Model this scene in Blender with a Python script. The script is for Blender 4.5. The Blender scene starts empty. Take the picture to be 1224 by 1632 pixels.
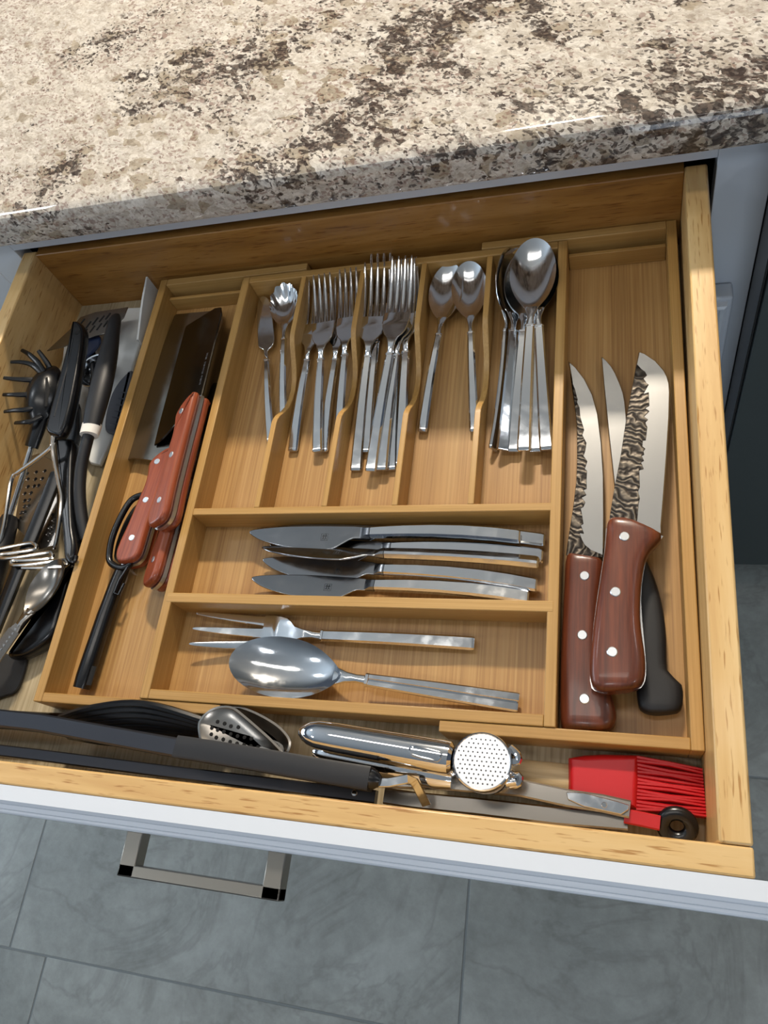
import bpy, bmesh, math, random
from mathutils import Vector, Matrix
# ---------------------------------------------------------------- camera, world, lights, exposure
S = bpy.context.scene
C = S.collection
FLOOR = -793.0                                   # millimetres below the rim of the cutlery tray; all sizes below are in mm
def P(x, y, z): return Vector((x / 1000, y / 1000, (z - FLOOR) / 1000))
S.view_settings.view_transform = 'Standard'; S.view_settings.look = 'None'
S.view_settings.gamma = 1.0; S.view_settings.use_curve_mapping = False
S.view_settings.exposure = -0.17
cd = bpy.data.cameras.new('camera'); cam = bpy.data.objects.new('camera', cd); C.objects.link(cam); S.camera = cam
cd.sensor_fit = 'VERTICAL'; cd.sensor_height = 36.0; cd.lens = 36.0 * 1221.03 / 1632.0; cd.clip_start = 0.01; cd.clip_end = 50
cam.matrix_world = Matrix.Translation(P(166.18, -93.67, 533.64)) @ Matrix(((0.953833, 0.004897, 0.300299), (0.124687, 0.903173, -0.410770), (-0.273234, 0.429249, 0.860865))).to_4x4()
W_ = bpy.data.worlds.new('daylight'); S.world = W_; W_.use_nodes = True
W_.node_tree.nodes['Background'].inputs[0].default_value = (0.62, 0.76, 1.0, 1); W_.node_tree.nodes['Background'].inputs[1].default_value = 0.12
def area(name, loc, aim, sx, sy, watts, col):
    l = bpy.data.lights.new(name, 'AREA'); l.shape = 'RECTANGLE'; l.size = sx / 1000; l.size_y = sy / 1000; l.energy = watts; l.color = col
    o = bpy.data.objects.new(name, l); C.objects.link(o); o.location = P(*loc)
    o.rotation_euler = (P(*aim) - P(*loc)).to_track_quat('-Z', 'Y').to_euler(); return o
area('ceiling_light', (-150, 330, 1630), (-150, 330, 0), 1250, 160, 5, (1.0, 0.95, 0.88))
area('recessed_and_fill_light', (-60, 2150, 1640), (0, 300, 0), 300, 200, 150, (1.0, 0.88, 0.72))
for lx, ly in ((-1500, -700), (0, -900), (1500, -700), (-1700, 900), (1500, 900)): area('recessed_and_fill_light', (lx, ly, 1640), (lx, ly, 0), 220, 220, 4.5, (0.93, 0.96, 1.0))  # unseen lamps, added as soft overhead fill in place of world light
area('daylight_fill', (-2560, 300, 500), (2400, 900, 1500), 1500, 1100, 38, (0.70, 0.85, 1.0))  # unseen lamp, added to light the ceiling that the steel reflects
area('daylight_fill', (900, -2800, 600), (100, 400, -100), 1400, 1100, 15, (0.72, 0.85, 1.0))  # unseen lamp, added to brighten the stile and door from the front
# ---------------------------------------------------------------- mesh helpers
class MB:
    def __init__(s): s.v = []; s.f = []
    def box(s, x0, x1, y0, y1, z0, z1):
        n = len(s.v); s.v += [(x, y, z) for z in (z0, z1) for y in (y0, y1) for x in (x0, x1)]
        s.f += [tuple(n + i for i in q) for q in ((0, 2, 3, 1), (4, 5, 7, 6), (0, 1, 5, 4), (2, 6, 7, 3), (0, 4, 6, 2), (1, 3, 7, 5))]; return s
    def loft(s, rings, caps=True, closed=False):
        n = len(s.v); k = len(rings[0])
        for r in rings: s.v += [tuple(p) for p in r]
        m = len(rings)
        for i in range(m if closed else m - 1):
            for j in range(k):
                a, b = n + i * k, n + ((i + 1) % m) * k
                s.f.append((a + j, a + (j + 1) % k, b + (j + 1) % k, b + j))
        if caps and not closed: s.f += [tuple(n + j for j in reversed(range(k))), tuple(n + (m - 1) * k + j for j in range(k))]
        return s
    def bar(s, st, c=0.3):                        # stations (x, y, z, width, thickness): chamfered flat bar along x
        R = []
        for x, y, z, w, t in st:
            k = min(w, t) * c; a, b = w / 2, t / 2
            R.append([(x, y + p, z + q) for p, q in ((-a, -b + k), (-a + k, -b), (a - k, -b), (a, -b + k), (a, b - k), (a - k, b), (-a + k, b), (-a, b - k))])
        return s.loft(R)
    def tube(s, pts, r, n=10, flat=1.0, closed=False, up=(0, 0, 1)):
        pts = [Vector(p) for p in pts]; m = len(pts); R = []
        for i, p in enumerate(pts):
            a = pts[(i - 1) % m] if (closed or i) else p; b = pts[(i + 1) % m] if (closed or i < m - 1) else p
            t = (b - a).normalized(); u = Vector(up); sd = t.cross(u)
            if sd.length < 1e-3: sd = t.cross(Vector((1, 0, 0)))
            sd.normalize(); u = sd.cross(t); q = r[i] if isinstance(r, (list, tuple)) else r
            R.append([p + sd * (q * math.cos(h)) + u * (q * flat * math.sin(h)) for h in (2 * math.pi * j / n for j in range(n))])
        return s.loft(R, closed=closed)
    def plate(s, out, z0, z1):                    # outline (x, y) or (x, y, z): straight extrusion
        n = len(s.v); k = len(out)
        if area2(out) < 0: out = out[::-1]
        s.v += [(p[0], p[1], z0) for p in out] + [(p[0], p[1], z1) for p in out]
        s.f += [tuple(n + i for i in reversed(range(k))), tuple(n + k + i for i in range(k))]
        s.f += [(n + i, n + (i + 1) % k, n + k + (i + 1) % k, n + k + i) for i in range(k)]; return s
    def pillow(s, out, z0, z1, r, top=None):      # outline with rounded shoulders above and below
        if area2(out) < 0: out = out[::-1]
        h = (z1 - z0) / 2; q = min(h, top or h)
        R = [inset(out, r * a, z) for a, z in ((1, z0), (.62, z0 + .12 * q), (.3, z0 + .35 * q), (.08, z0 + .7 * q), (0, z0 + q))]
        R += [inset(out, r * a, z) for a, z in ((0, z1 - q), (.08, z1 - .7 * q), (.3, z1 - .35 * q), (.62, z1 - .12 * q), (1, z1))]
        return s.loft([inset(out, r * 1.35, z0)] + R + [inset(out, r * 1.35, z1)])
    def carve(s, out, z0, z1, r, N=34, ax=1):     # a grip: rounded-rectangle sections between the two sides of an outline
        o = [(p[0], p[1]) for p in out]; ys = [p[1] for p in o]; lo, hi = min(ys), max(ys); H = (z1 - z0) / 2; zc = (z0 + z1) / 2; R = []
        for i in range(N + 1):
            f = .5 - .5 * math.cos(math.pi * i / N); y = lo + .02 + (hi - lo - .04) * f; xs = []
            for k in range(len(o)):
                (xa, ya), (xb, yb) = o[k - 1], o[k]
                if (ya - y) * (yb - y) <= 0 and ya != yb: xs.append(xa + (xb - xa) * (y - ya) / (yb - ya))
            a, b = min(xs), max(xs); e = min(y - lo, hi - y); q = min(1, e / r); h = H * (.45 + .55 * math.sqrt(1 - (1 - q) ** 2)); w = (b - a) / 2; c = (a + b) / 2; k = min(r, w * .95)
            ring = []
            for j in range(20):
                t = 2 * math.pi * (j + .5) / 20; ct_, st_ = math.cos(t), math.sin(t)
                ring.append((c + math.copysign(abs(ct_) ** .55, ct_) * w, y, zc + math.copysign(abs(st_) ** .55, st_) * h))
            R.append(ring)
        return s.loft(R)
    def disc(s, x, y, z0, z1, r, n=16): return s.loft([[(x + q * math.cos(2 * math.pi * j / n), y + q * math.sin(2 * math.pi * j / n), z) for j in range(n)] for q, z in ((r, z0), (r, z1 - .12 * r), (r * .86, z1))])
def area2(o): return sum(o[i][0] * o[(i + 1) % len(o)][1] - o[(i + 1) % len(o)][0] * o[i][1] for i in range(len(o)))
def inset(o, d, z):
    k = len(o); R = []
    for i in range(k):
        a, b = Vector(o[i - 1][:2]), Vector(o[(i + 1) % k][:2]); t = (b - a)
        t = t.normalized() if t.length > 1e-6 else Vector((1, 0)); R.append((o[i][0] - t.y * d, o[i][1] + t.x * d, z))
    return R
def smooth(p, n=4, closed=True):                  # Catmull-Rom through the points, any dimension
    p = [Vector(q) for q in p]; k = len(p); R = []
    for i in range(k if closed else k - 1):
        a, b, c, d = (p[(i - 1) % k] if closed or i else p[0], p[i], p[(i + 1) % k], p[(i + 2) % k] if closed or i < k - 2 else p[-1])
        for j in range(n):
            t = j / n; R.append(tuple(.5 * (2 * b + (c - a) * t + (2 * a - 5 * b + 4 * c - d) * t * t + (3 * b - a - 3 * c + d) * t ** 3)))
    if not closed: R.append(tuple(p[-1]))
    return R
def lift(o, z): return [(p[0], p[1], z) for p in o]
def obj(name, mb, m, parent=None, bevel=0, label=None, ang=38, seg=2, kind=None):
    # one mesh; coordinates are mm in the frame of its thing (a thing without rotation keeps the kitchen's own axes)
    me = bpy.data.meshes.new(name); r = parent
    while r and r.parent: r = r.parent
    off = r.get('_off', (0, 0, 0)) if r else (0, 0, 0)
    if parent is None: me.from_pydata([P(*p) for p in mb.v], [], mb.f)
    else: me.from_pydata([((p[0] - off[0]) / 1000, (p[1] - off[1]) / 1000, (p[2] - off[2]) / 1000) for p in mb.v], [], mb.f)
    bm = bmesh.new(); bm.from_mesh(me); bmesh.ops.recalc_face_normals(bm, faces=bm.faces); bm.to_mesh(me); bm.free()
    me.materials.append(m); me.shade_smooth(); me.set_sharp_from_angle(angle=math.radians(ang))
    o = bpy.data.objects.new(name, me); C.objects.link(o)
    if parent: o.parent = parent
    if bevel:
        b = o.modifiers.new('edge', 'BEVEL'); b.width = bevel / 1000; b.segments = seg; b.limit_method = 'ANGLE'; b.angle_limit = math.radians(40); b.harden_normals = False
    if label: o['label'] = label
    if kind: o['kind'] = kind
    return o
OFFS = []
def thing(name, label, cat, loc=(0, 0, 0), group=None, frame=None):
    # an Empty at the thing's base; without a frame its parts are given in the kitchen's axes, with one in its own
    o = bpy.data.objects.new(name, None); C.objects.link(o); o.empty_display_size = 0.02
    if frame is not None: o.matrix_world = frame
    else: o.location = P(*loc); o['_off'] = loc; OFFS.append(o)
    o['label'] = label; o['category'] = cat
    if group: o['group'] = group
    return o
def frame(end, tip, roll=0.0):                    # x axis from end to tip, z up, rolled about x
    a, b = P(*end), P(*tip); x = (b - a).normalized(); y = Vector((0, 0, 1)).cross(x).normalized(); z = x.cross(y)
    m = Matrix((x, y, z)).transposed() @ Matrix.Rotation(math.radians(roll), 3, 'X')
    return Matrix.Translation(a) @ m.to_4x4()
def dup(root, fr, label, group=None):
    r = root.copy(); C.objects.link(r); r.matrix_world = fr; r['label'] = label
    if group: r['group'] = group
    for ch in list(root.children):
        c = ch.copy(); C.objects.link(c); c.parent = r
        for g in list(ch.children):
            d = g.copy(); C.objects.link(d); d.parent = c
    return r
# ---------------------------------------------------------------- materials (procedural)
def srgb(h):
    c = [int(h[i:i + 2], 16) / 255 for i in (0, 2, 4)]
    return tuple(x / 12.92 if x <= .04045 else ((x + .055) / 1.055) ** 2.4 for x in c) + (1,)
class Mat:
    def __init__(s, name, col='808080', metal=0.0, rough=0.5, spec=None, coat=0):
        s.m = bpy.data.materials.new(name); s.m.use_nodes = True; s.t = s.m.node_tree; s.b = s.t.nodes['Principled BSDF']
        s.b.inputs['Base Color'].default_value = srgb(col); s.b.inputs['Metallic'].default_value = metal; s.b.inputs['Roughness'].default_value = rough
        if spec is not None: s.b.inputs['Specular IOR Level'].default_value = spec
        if coat: s.b.inputs['Coat Weight'].default_value = coat; s.b.inputs['Coat Roughness'].default_value = .08
        s.co = None
    def n(s, t, **kw):
        o = s.t.nodes.new(t)
        for k, v in kw.items():
            if hasattr(o, k): setattr(o, k, v)
            else: o.inputs[k].default_value = v
        return o
    def l(s, a, b): s.t.links.new(a, b)
    def coord(s, scale, rot=(0, 0, 0)):
        tc = s.n('ShaderNodeTexCoord'); mp = s.n('ShaderNodeMapping'); mp.inputs['Scale'].default_value = scale; mp.inputs['Rotation'].default_value = [math.radians(a) for a in rot]
        s.l(tc.outputs['Object'], mp.inputs[0]); return mp.outputs[0]
    def noise(s, vec, scale=1, detail=3, rough=.55, dist=0):
        o = s.n('ShaderNodeTexNoise'); s.l(vec, o.inputs['Vector']); o.inputs['Scale'].default_value = scale; o.inputs['Detail'].default_value = detail
        o.inputs['Roughness'].default_value = rough; o.inputs['Distortion'].default_value = dist; return o
    def ramp(s, fac, stops, mode='LINEAR'):
        o = s.n('ShaderNodeValToRGB'); e = o.color_ramp.elements; o.color_ramp.interpolation = mode
        while len(e) < len(stops): e.new(.5)
        for i, (p, c) in enumerate(stops): e[i].position = p; e[i].color = srgb(c) if isinstance(c, str) else (c, c, c, 1)
        s.l(fac, o.inputs[0]); return o.outputs[0]
    def mix(s, f, a, b, mode='MIX'):
        o = s.n('ShaderNodeMix', data_type='RGBA', blend_type=mode)
        for i, x in ((0, f), (6, a), (7, b)):
            if hasattr(x, 'links'): s.l(x, o.inputs[i])
            else: o.inputs[i].default_value = x if i else float(x)
        return o.outputs[2]
    def bump(s, h, strength=.2, dist=.001):
        o = s.n('ShaderNodeBump'); o.inputs['Strength'].default_value = strength; o.inputs['Distance'].default_value = dist; s.l(h, o.inputs['Height']); s.l(o.outputs[0], s.b.inputs['Normal'])
    def col(s, c): s.l(c, s.b.inputs['Base Color']); return s
def axis(a, along, across): return tuple(along if i == a else across for i in range(3))
def wood(name, a, dark, mid, lite, fine=900, coarse=70, stretch=.03, rough=.42, streak=.5, coat=0.0, bump=.08):
    w = Mat(name, rough=rough, coat=coat)
    f = w.noise(w.coord(axis(a, fine * stretch, fine)), 1, 4, .6).outputs[0]; g = w.noise(w.coord(axis(a, coarse * stretch * 1.6, coarse)), 1, 3, .5).outputs[0]
    c = w.mix(streak, w.ramp(g, ((.28, dark), (.5, mid), (.72, lite))), w.ramp(f, ((.3, dark), (.5, mid), (.7, lite))))
    w.col(c); w.bump(f, bump, .0006); return w.m
bamboo = [wood('bamboo_' + 'xyz'[a], a, '967038', 'AE864A', 'C29C60', fine=700, coarse=45, stretch=.012, rough=.4) for a in (0, 1, 2)]
bamboo_floor = wood('bamboo_floor', 1, '866036', 'A67E4A', 'BA9660', fine=520, coarse=60, stretch=.010, rough=.42, streak=.65)
def rubberwood(name, a, tones=('C2985E', 'D1AB70', 'DCBC86')):
    w = Mat(name, rough=.4, coat=.15)
    g = w.noise(w.coord(axis(a, 5, 60)), 1, 4, .6, .4).outputs[0]; d = w.noise(w.coord(axis(a, 45, 620)), 1, 2, .5).outputs[0]
    c = w.mix(1, w.ramp(g, ((.3, tones[0]), (.5, tones[1]), (.72, tones[2]))), w.ramp(d, ((.30, 'CDB798'), (.40, 'FFFFFF'))), 'MULTIPLY')
    w.col(c); w.bump(d, .08, .0005); return w.m
rubber_x, rubber_y = rubberwood('rubberwood_x', 0), rubberwood('rubberwood_y', 1)
back_wood = rubberwood('dark_back_wood', 0, ('7A5224', '95682F', 'A87C42'))  # rubberwood in darker tones for the back board
def laminate():
    w = Mat('drawer_laminate', rough=.55); f = w.noise(w.coord((420, 14, 420)), 1, 3, .6).outputs[0]
    w.col(w.ramp(f, ((.3, '9C8B6C'), (.5, 'B3A383'), (.7, 'C2B496')))); return w.m
laminate = laminate()
def metal(name, col, rough, brush=None, smear=0.0):
    w = Mat(name, col, 1.0, rough)
    if brush is not None: w.bump(w.noise(w.coord(axis(brush, 30, 2600)), 1, 2, .5).outputs[0], .06, .0002)
    if smear:
        v = w.noise(w.coord((90, 90, 90)), 1, 3, .6).outputs[0]; w.l(w.ramp(v, ((.45, rough), (.75, rough + smear))), w.b.inputs['Roughness'])
    return w.m
steel = metal('polished_steel', 'E4E6E8', .09, smear=.10); steel_knife = metal('knife_steel', '97989A', .14, smear=.08)  # knife steel is darker: the blades' dim reflections are put into its colour
steel_brushed = metal('brushed_steel', 'C4C3C1', .24, brush=1); steel_dull = metal('dull_steel', '98928A', .25)
chrome = metal('chrome', 'E2E3E5', .05); nickel = metal('brushed_nickel', 'AAA194', .30, brush=0); wire = metal('steel_wire', 'C9C5BF', .16)
dark_steel = metal('dark_steel', '4E4E52', .32); mark_metal = Mat('etched_mark', '25282B', 0.3, .5).m; slot_black = Mat('hole_shadow', '0A0908', 0, .9).m
mirror_blade = metal('mirror_blade', '9C9890', .16, smear=.06); mirror_dark = metal('dark_reflecting_blade', '5A544C', .18, smear=.06)  # second blade: the black that the mirror steel reflects is put into its colour
rivet_m = metal('rivet_metal', 'CFD3D6', .33)
black_gloss = Mat('black_nylon', '0B0C0F', 0, .25).m; black_matte = Mat('black_rubber', '141417', 0, .48).m; charcoal = Mat('charcoal_silicone', '242424', 0, .6).m
red_rubber = Mat('red_silicone', 'B20A14', 0, .42).m; white_plastic = Mat('white_plastic', 'DCDFDE', 0, .35).m; grey_rubber = Mat('grey_rubber', '6A6F79', 0, .6).m
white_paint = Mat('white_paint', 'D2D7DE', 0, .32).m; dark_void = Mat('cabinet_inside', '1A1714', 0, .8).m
redwood = wood('red_handle_wood', 0, '66270F', '8A3E20', 'A65A35', fine=500, coarse=120, stretch=.05, rough=.36, streak=.5, coat=.12, bump=.03)
walnut = wood('brown_handle_wood', 1, '35180C', '5C2B17', '7A3D22', fine=420, coarse=90, stretch=.05, rough=.36, streak=.5, coat=.2, bump=.05)
pale_wood = wood('pale_brush_wood', 0, 'A48A62', 'BFA77E', 'D2BD96', fine=500, coarse=80, stretch=.04, rough=.55)
def granite():
    w = Mat('granite', rough=.04)
    base = w.coord((1, 1, 1), (0, 0, 32)); wob = w.noise(base, 60, 3, .6)
    mp = w.n('ShaderNodeVectorMath', operation='MULTIPLY_ADD'); w.l(wob.outputs['Color'], mp.inputs[0]); mp.inputs[1].default_value = (.012, .012, .012); w.l(base, mp.inputs[2]); v = mp.outputs[0]
    st = w.n('ShaderNodeVectorMath', operation='MULTIPLY'); w.l(v, st.inputs[0]); st.inputs[1].default_value = (.55, 1.0, 1.0); v = st.outputs[0]
    def cell(sc, seed):
        a = w.n('ShaderNodeVectorMath', operation='ADD'); w.l(v, a.inputs[0]); a.inputs[1].default_value = (seed, seed * .7, 0)
        o = w.n('ShaderNodeTexVoronoi', Scale=sc); w.l(a.outputs[0], o.inputs['Vector']); sp = w.n('ShaderNodeSeparateColor'); w.l(o.outputs['Color'], sp.inputs[0]); return sp.outputs
    big = cell(95, 3.1); small = cell(230, 7.7); grain = cell(520, 1.3)
    ed = w.n('ShaderNodeTexVoronoi', feature='DISTANCE_TO_EDGE', Scale=150); w.l(v, ed.inputs['Vector'])
    sp2 = w.n('ShaderNodeSeparateColor'); w.l(w.noise(base, 11, 4, .62).outputs[1], sp2.inputs[0])
    lo = w.noise(base, 6.0, 5, .7, .6).outputs[0]; hi = w.noise(v, 55, 5, .75).outputs[0]
    c = w.ramp(big[0], ((0, '9C9182'), (.2, 'BFB5A6'), (.5, 'D2C9BB'), (.8, 'C2BCB3'), (1, 'DAD4CA')))
    c = w.mix(.5, c, w.ramp(small[0], ((0, '85796B'), (.3, 'BEB4A5'), (.7, 'D6CEC2'), (1, 'E2DCD3'))))
    c = w.mix(w.ramp(ed.outputs[0], ((0, .5), (.06, 0.))), c, srgb('8E8172'))
    c = w.mix(w.ramp(hi, ((.34, .75), (.5, 0.))), c, srgb('8C7F70'))
    c = w.mix(.35, c, w.ramp(grain[1], ((0, 'A0968A'), (.5, 'CFC7BB'), (1, 'E6E0D6'))))
    # tan flakes, rusty specks, then brown-black clusters
    c = w.mix(w.ramp(w.mix(.6, big[1], sp2.outputs[0]), ((.65, 0.), (.68, .65))), c, w.ramp(small[2], ((0, '75674F'), (.6, '8F8068'), (1, 'A4957C'))))
    c = w.mix(w.ramp(w.mix(.5, grain[1], sp2.outputs[1]), ((.66, 0.), (.69, .6))), c, srgb('6E4A3E'))
    dk = w.mix(.55, w.mix(.6, w.mix(.5, small[1], big[2]), hi), lo)
    c = w.mix(w.ramp(dk, ((.555, 0.), (.595, .9))), c, w.ramp(grain[0], ((0, '1C1512'), (.45, '3A2D26'), (1, '5E4E43'))))
    c = w.mix(w.ramp(w.mix(.62, grain[2], lo), ((.665, 0.), (.68, .8))), c, srgb('352B27'))
    w.col(c); return w.m
granite_m = granite()
def stone_tile():
    w = Mat('grey_stone_tile', rough=.42); b = w.coord((1, 1, 1), (0, 0, 20)); a = w.noise(b, 5, 6, .62, .6).outputs[0]; d = w.noise(b, 38, 4, .7).outputs[0]; vn = w.noise(b, 3.2, 5, .6, 1.4).outputs[0]
    c = w.mix(.3, w.ramp(a, ((.3, '7B7E79'), (.5, '92948E'), (.7, 'AAACA6'))), w.ramp(d, ((.3, '74736C'), (.7, 'ADAFA9'))))
    c = w.mix(w.ramp(vn, ((.47, 0.), (.5, .22), (.53, 0.))), c, srgb('4A4640')); w.col(c); w.bump(d, .05, .0008); return w.m
tile_m = stone_tile(); grout_m = Mat('grout', '7C807F', 0, .8).m
dish_m = metal('dishwasher_steel', '6E7678', .42, brush=2)
def forged():
    w = Mat('forged_steel', '6A645E', 1.0, .48); v = w.coord((1, 1, 1)); wb = w.noise(v, 70, 2, .5)
    mp = w.n('ShaderNodeVectorMath', operation='MULTIPLY_ADD'); w.l(wb.outputs['Color'], mp.inputs[0]); mp.inputs[1].default_value = (.022, .022, .0); w.l(v, mp.inputs[2])
    o = w.n('ShaderNodeTexWave', wave_type='RINGS', rings_direction='Z'); o.inputs['Scale'].default_value = 62; o.inputs['Distortion'].default_value = 5; o.inputs['Detail'].default_value = 1.5; o.inputs['Detail Scale'].default_value = 1.2
    w.l(mp.outputs[0], o.inputs['Vector']); f = o.outputs[1]
    w.col(w.ramp(f, ((.1, '2E2B29'), (.45, '4C4742'), (.9, '625C54')))); w.bump(f, .55, .0010); return w.m
forged_m = forged()
# ---------------------------------------------------------------- the setting
def struct(name, mb, m, parent=None, **k): return obj(name, mb, m, parent, kind='structure' if parent is None else None, **k)
floor = struct('floor', MB().box(-2600, 2400, -3200, 4200, FLOOR - 12, FLOOR - 1.2), grout_m)
random.seed(4)
for j, (y0, xs) in enumerate(((90.5, 40), (-318.5, -884), (-727.5, -804), (-1136.5, -560))):
    for i in range(-1, 3):
        x0 = xs + i * 813 - (813 if j == 0 else 0)
        o = obj('tile', MB().box(-405, 405, -203.2, 203.2, FLOOR - 9, FLOOR), tile_m, None, bevel=1.2)
        o.location = ((x0 + 406.5) / 1000, (y0 + 204.5) / 1000, random.uniform(-.0004, 0)); o.parent = floor
struct('ceiling', MB().box(-2600, 2400, -3200, 4200, 1650, 1690), Mat('ceiling_paint', 'DADCDD', 0, .8).m)
struct('wall_back', MB().box(-2600, 2400, 4200, 4240, FLOOR, 1650), Mat('wall_paint', 'B9B2A6', 0, .7).m)
# ---------------------------------------------------------------- worktop, cabinet, dishwasher
def prof(pts, x0, x1): return [[(x, y, z) for y, z in pts] for x in (x0, x1)]
ct = thing('countertop', 'speckled cream and brown granite worktop above the open drawer', 'countertop', (-200, 740, 87))
obj('slab', MB().loft(prof([(1070, 87), (423, 87), (421, 87), (418.5, 88), (417.2, 91), (417, 96), (417, 97), (417, 109), (417, 110), (418, 115), (420.5, 118.8), (425, 121), (431, 121.5), (432, 121.5), (1070, 121.5)], -1500, 1500)), granite_m, ct, ang=30)
cab = thing('base_cabinet', 'white kitchen base cabinet with face frame under the granite worktop', 'cabinet', (-110, 447, FLOOR))
fy0, fy1 = 447, 466
def board(name, x0, x1, z0, z1, p=cab, y0=fy0, y1=fy1, m=white_paint, b=.8): return obj(name, MB().box(x0, x1, y0, y1, z0, z1), m, p, bevel=b)
board('rail', -457.3, 238.4, 55.0, 86.5); board('stile', 238.4, 281, -690, 86.5); board('stile', -500, -457.3, -690, 86.5); board('rail', -457.3, 238.4, -118, -86); board('filler_panel', -1500, -500.3, -690, 86.5); board('side_panel', 262, 280, -690, 86, y0=466.2, y1=1060); board('side_panel', -498, -480, -690, 86, y0=466.2, y1=1060)
board('toe_kick', -1500, 281, FLOOR, -690.2, y0=520, y1=536); board('bottom_panel', -479.5, 261.5, -690, -674, y0=466.2, y1=1060)
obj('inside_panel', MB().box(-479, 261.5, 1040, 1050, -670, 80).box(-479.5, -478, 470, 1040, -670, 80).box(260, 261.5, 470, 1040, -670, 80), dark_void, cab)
def raised_door(x0, x1, z0, z1):
    d = obj('door', MB().box(x0, x1, fy0 - 19.5, fy0 - .5, z0, z1), white_paint, cab, bevel=2.5)
    m = MB()
    R = [[(x0 + a, yy, z0 + a), (x1 - a, yy, z0 + a), (x1 - a, yy, z1 - a), (x0 + a, yy, z1 - a)] for a, yy in ((5, fy0 - 19.4), (5.5, fy0 - 25), (8, fy0 - 26.5), (11, fy0 - 25.5), (12, fy0 - 22.5), (20, fy0 - 22), (21, fy0 - 24), (24, fy0 - 23.6), (26, fy0 - 19.4))]
    obj('moulding', m.loft(R, closed=True), white_paint, d)
    obj('panel', MB().box(x0 + 52, x1 - 52, fy0 - 21.5, fy0 - 19.3, z0 + 52, z1 - 52), white_paint, d, bevel=1.5)
raised_door(-108.5, 265, -672, -92); raised_door(-478, -112, -672, -92)
dw = thing('dishwasher', 'dark grey dishwasher front beside the white cabinet stile', 'dishwasher', (580, 400, FLOOR))
obj('door_panel', MB().loft([[(x, y, z) for x, y in ((284, 421), (284, 404), (285, 400.6), (288, 400), (877, 400), (880, 404), (880, 421))] for z in (-700, 60)]), dish_m, dw)
obj('edge_trim', MB().box(281.5, 283.8, 403, 446, -700, 70), black_gloss, dw, bevel=.5); obj('body', MB().box(286, 878, 421.2, 1000, -690, 75), dark_void, dw); obj('control_strip', MB().box(284, 880, 403, 421, 60.5, 78), black_gloss, dw, bevel=1)
obj('toe_kick', MB().box(286, 878, 452, 462, FLOOR, -690.5), black_matte, dw)
# ---------------------------------------------------------------- the drawer
dr = thing('drawer_box', 'pulled-out light wooden kitchen drawer with white front', 'drawer', (-110, 180, -40))
XL, XR, RT, DB = -433.8, 213.7, 48.5, -33.1
obj('side_board', MB().box(XR, XR + 17.5, -62.3, 450, DB - 14, RT), rubber_y, dr, bevel=1.6); obj('side_board', MB().box(XL - 17.5, XL, -62.3, 450, DB - 14, RT), rubber_y, dr, bevel=1.6)
obj('back_board', MB().box(XL + .1, XR - .1, 443.5, 457, DB - 3, RT), back_wood, dr, bevel=1); obj('front_board', MB().box(XL - 17.5, XR + 17.5, -78.2, -62.6, DB - 14, RT - .3), rubber_x, dr, bevel=1.4)
obj('bottom_panel', MB().box(XL + .05, XR - .05, -62.4, 443.4, DB - 5, DB), laminate, dr)
df = obj('drawer_front', MB().loft(prof([(-78.4, 48.5), (-88.2, 48.5), (-88.6, 48.5), (-90.6, 46.6), (-91.2, 44.6), (-92.6, 44.2), (-94.0, 43.6), (-94.6, 42.0), (-96.0, 41.6), (-97.0, 40.6), (-97.4, 38), (-97.4, -100), (-95, -102), (-78.4, -102)], -480, 260)), white_paint, dr, ang=20)
obj('handle', MB().box(-190, -176.5, -128, -97.2, -21, -9).box(-74, -60.3, -128, -97.2, -21, -9).box(-190, -60.3, -128, -119.5, -21, -9), nickel, df, bevel=.9)
# ---------------------------------------------------------------- the bamboo tray
PSI = 0.00794
tr = thing('cutlery_tray', 'expandable bamboo cutlery tray filling the open drawer', 'tray', (0, 0, -33), frame=Matrix.Translation(P(0, 0, -33)) @ Matrix.Rotation(PSI, 4, 'Z'))
def tb(name, x0, x1, y0, y1, z0, z1, m, p=tr, b=.7): return obj(name, MB().box(x0, x1, y0, y1, z0 + 33, z1 + 33), m, p, bevel=b)
B0, B1 = -202.8, 121.15
fl = tb('floor_panel', B0 + 1, B1 - 1, 1, 429, -29.3, -27.1, bamboo_floor, b=0)
tb('wall', B0, B0 + 8, 0, 430, -29.2, 0, bamboo[1]); tb('wall', B1 - 8, B1, 0, 430, -29.2, 0, bamboo[1])
tb('wall', B0 + 8.1, B1 - 8.1, 422, 430, -29, 0, bamboo[0]); tb('wall', B0 + 8.1, B1 - 8.1, 0, 8, -29, 0, bamboo[0])
tb('divider', B0 + 7.9, B1 - 3, 160.6, 167.3, -27.2, -.1, bamboo[0]); tb('divider', B0 + 3, B1 - 3.5, 80.3, 88.8, -27.2, .15, bamboo[0])
for x in (-136.6, -74.5, -13.2, 49.2):
    pr = [(167.2, 0), (252, 0), (256, -.8), (262, -4), (272, -12.5), (281, -18.5), (292, -22), (303, -23.2), (314, -21.5), (324, -16.5), (334, -9.5), (342, -4), (349, -.8), (354, 0), (422.2, 0), (422.2, -27), (167.2, -27)]
    obj('divider', MB().loft([[(xx, y, z + 33) for y, z in pr] for xx in (x, x + 5.1)]), bamboo[1], tr, bevel=.5)
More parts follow.
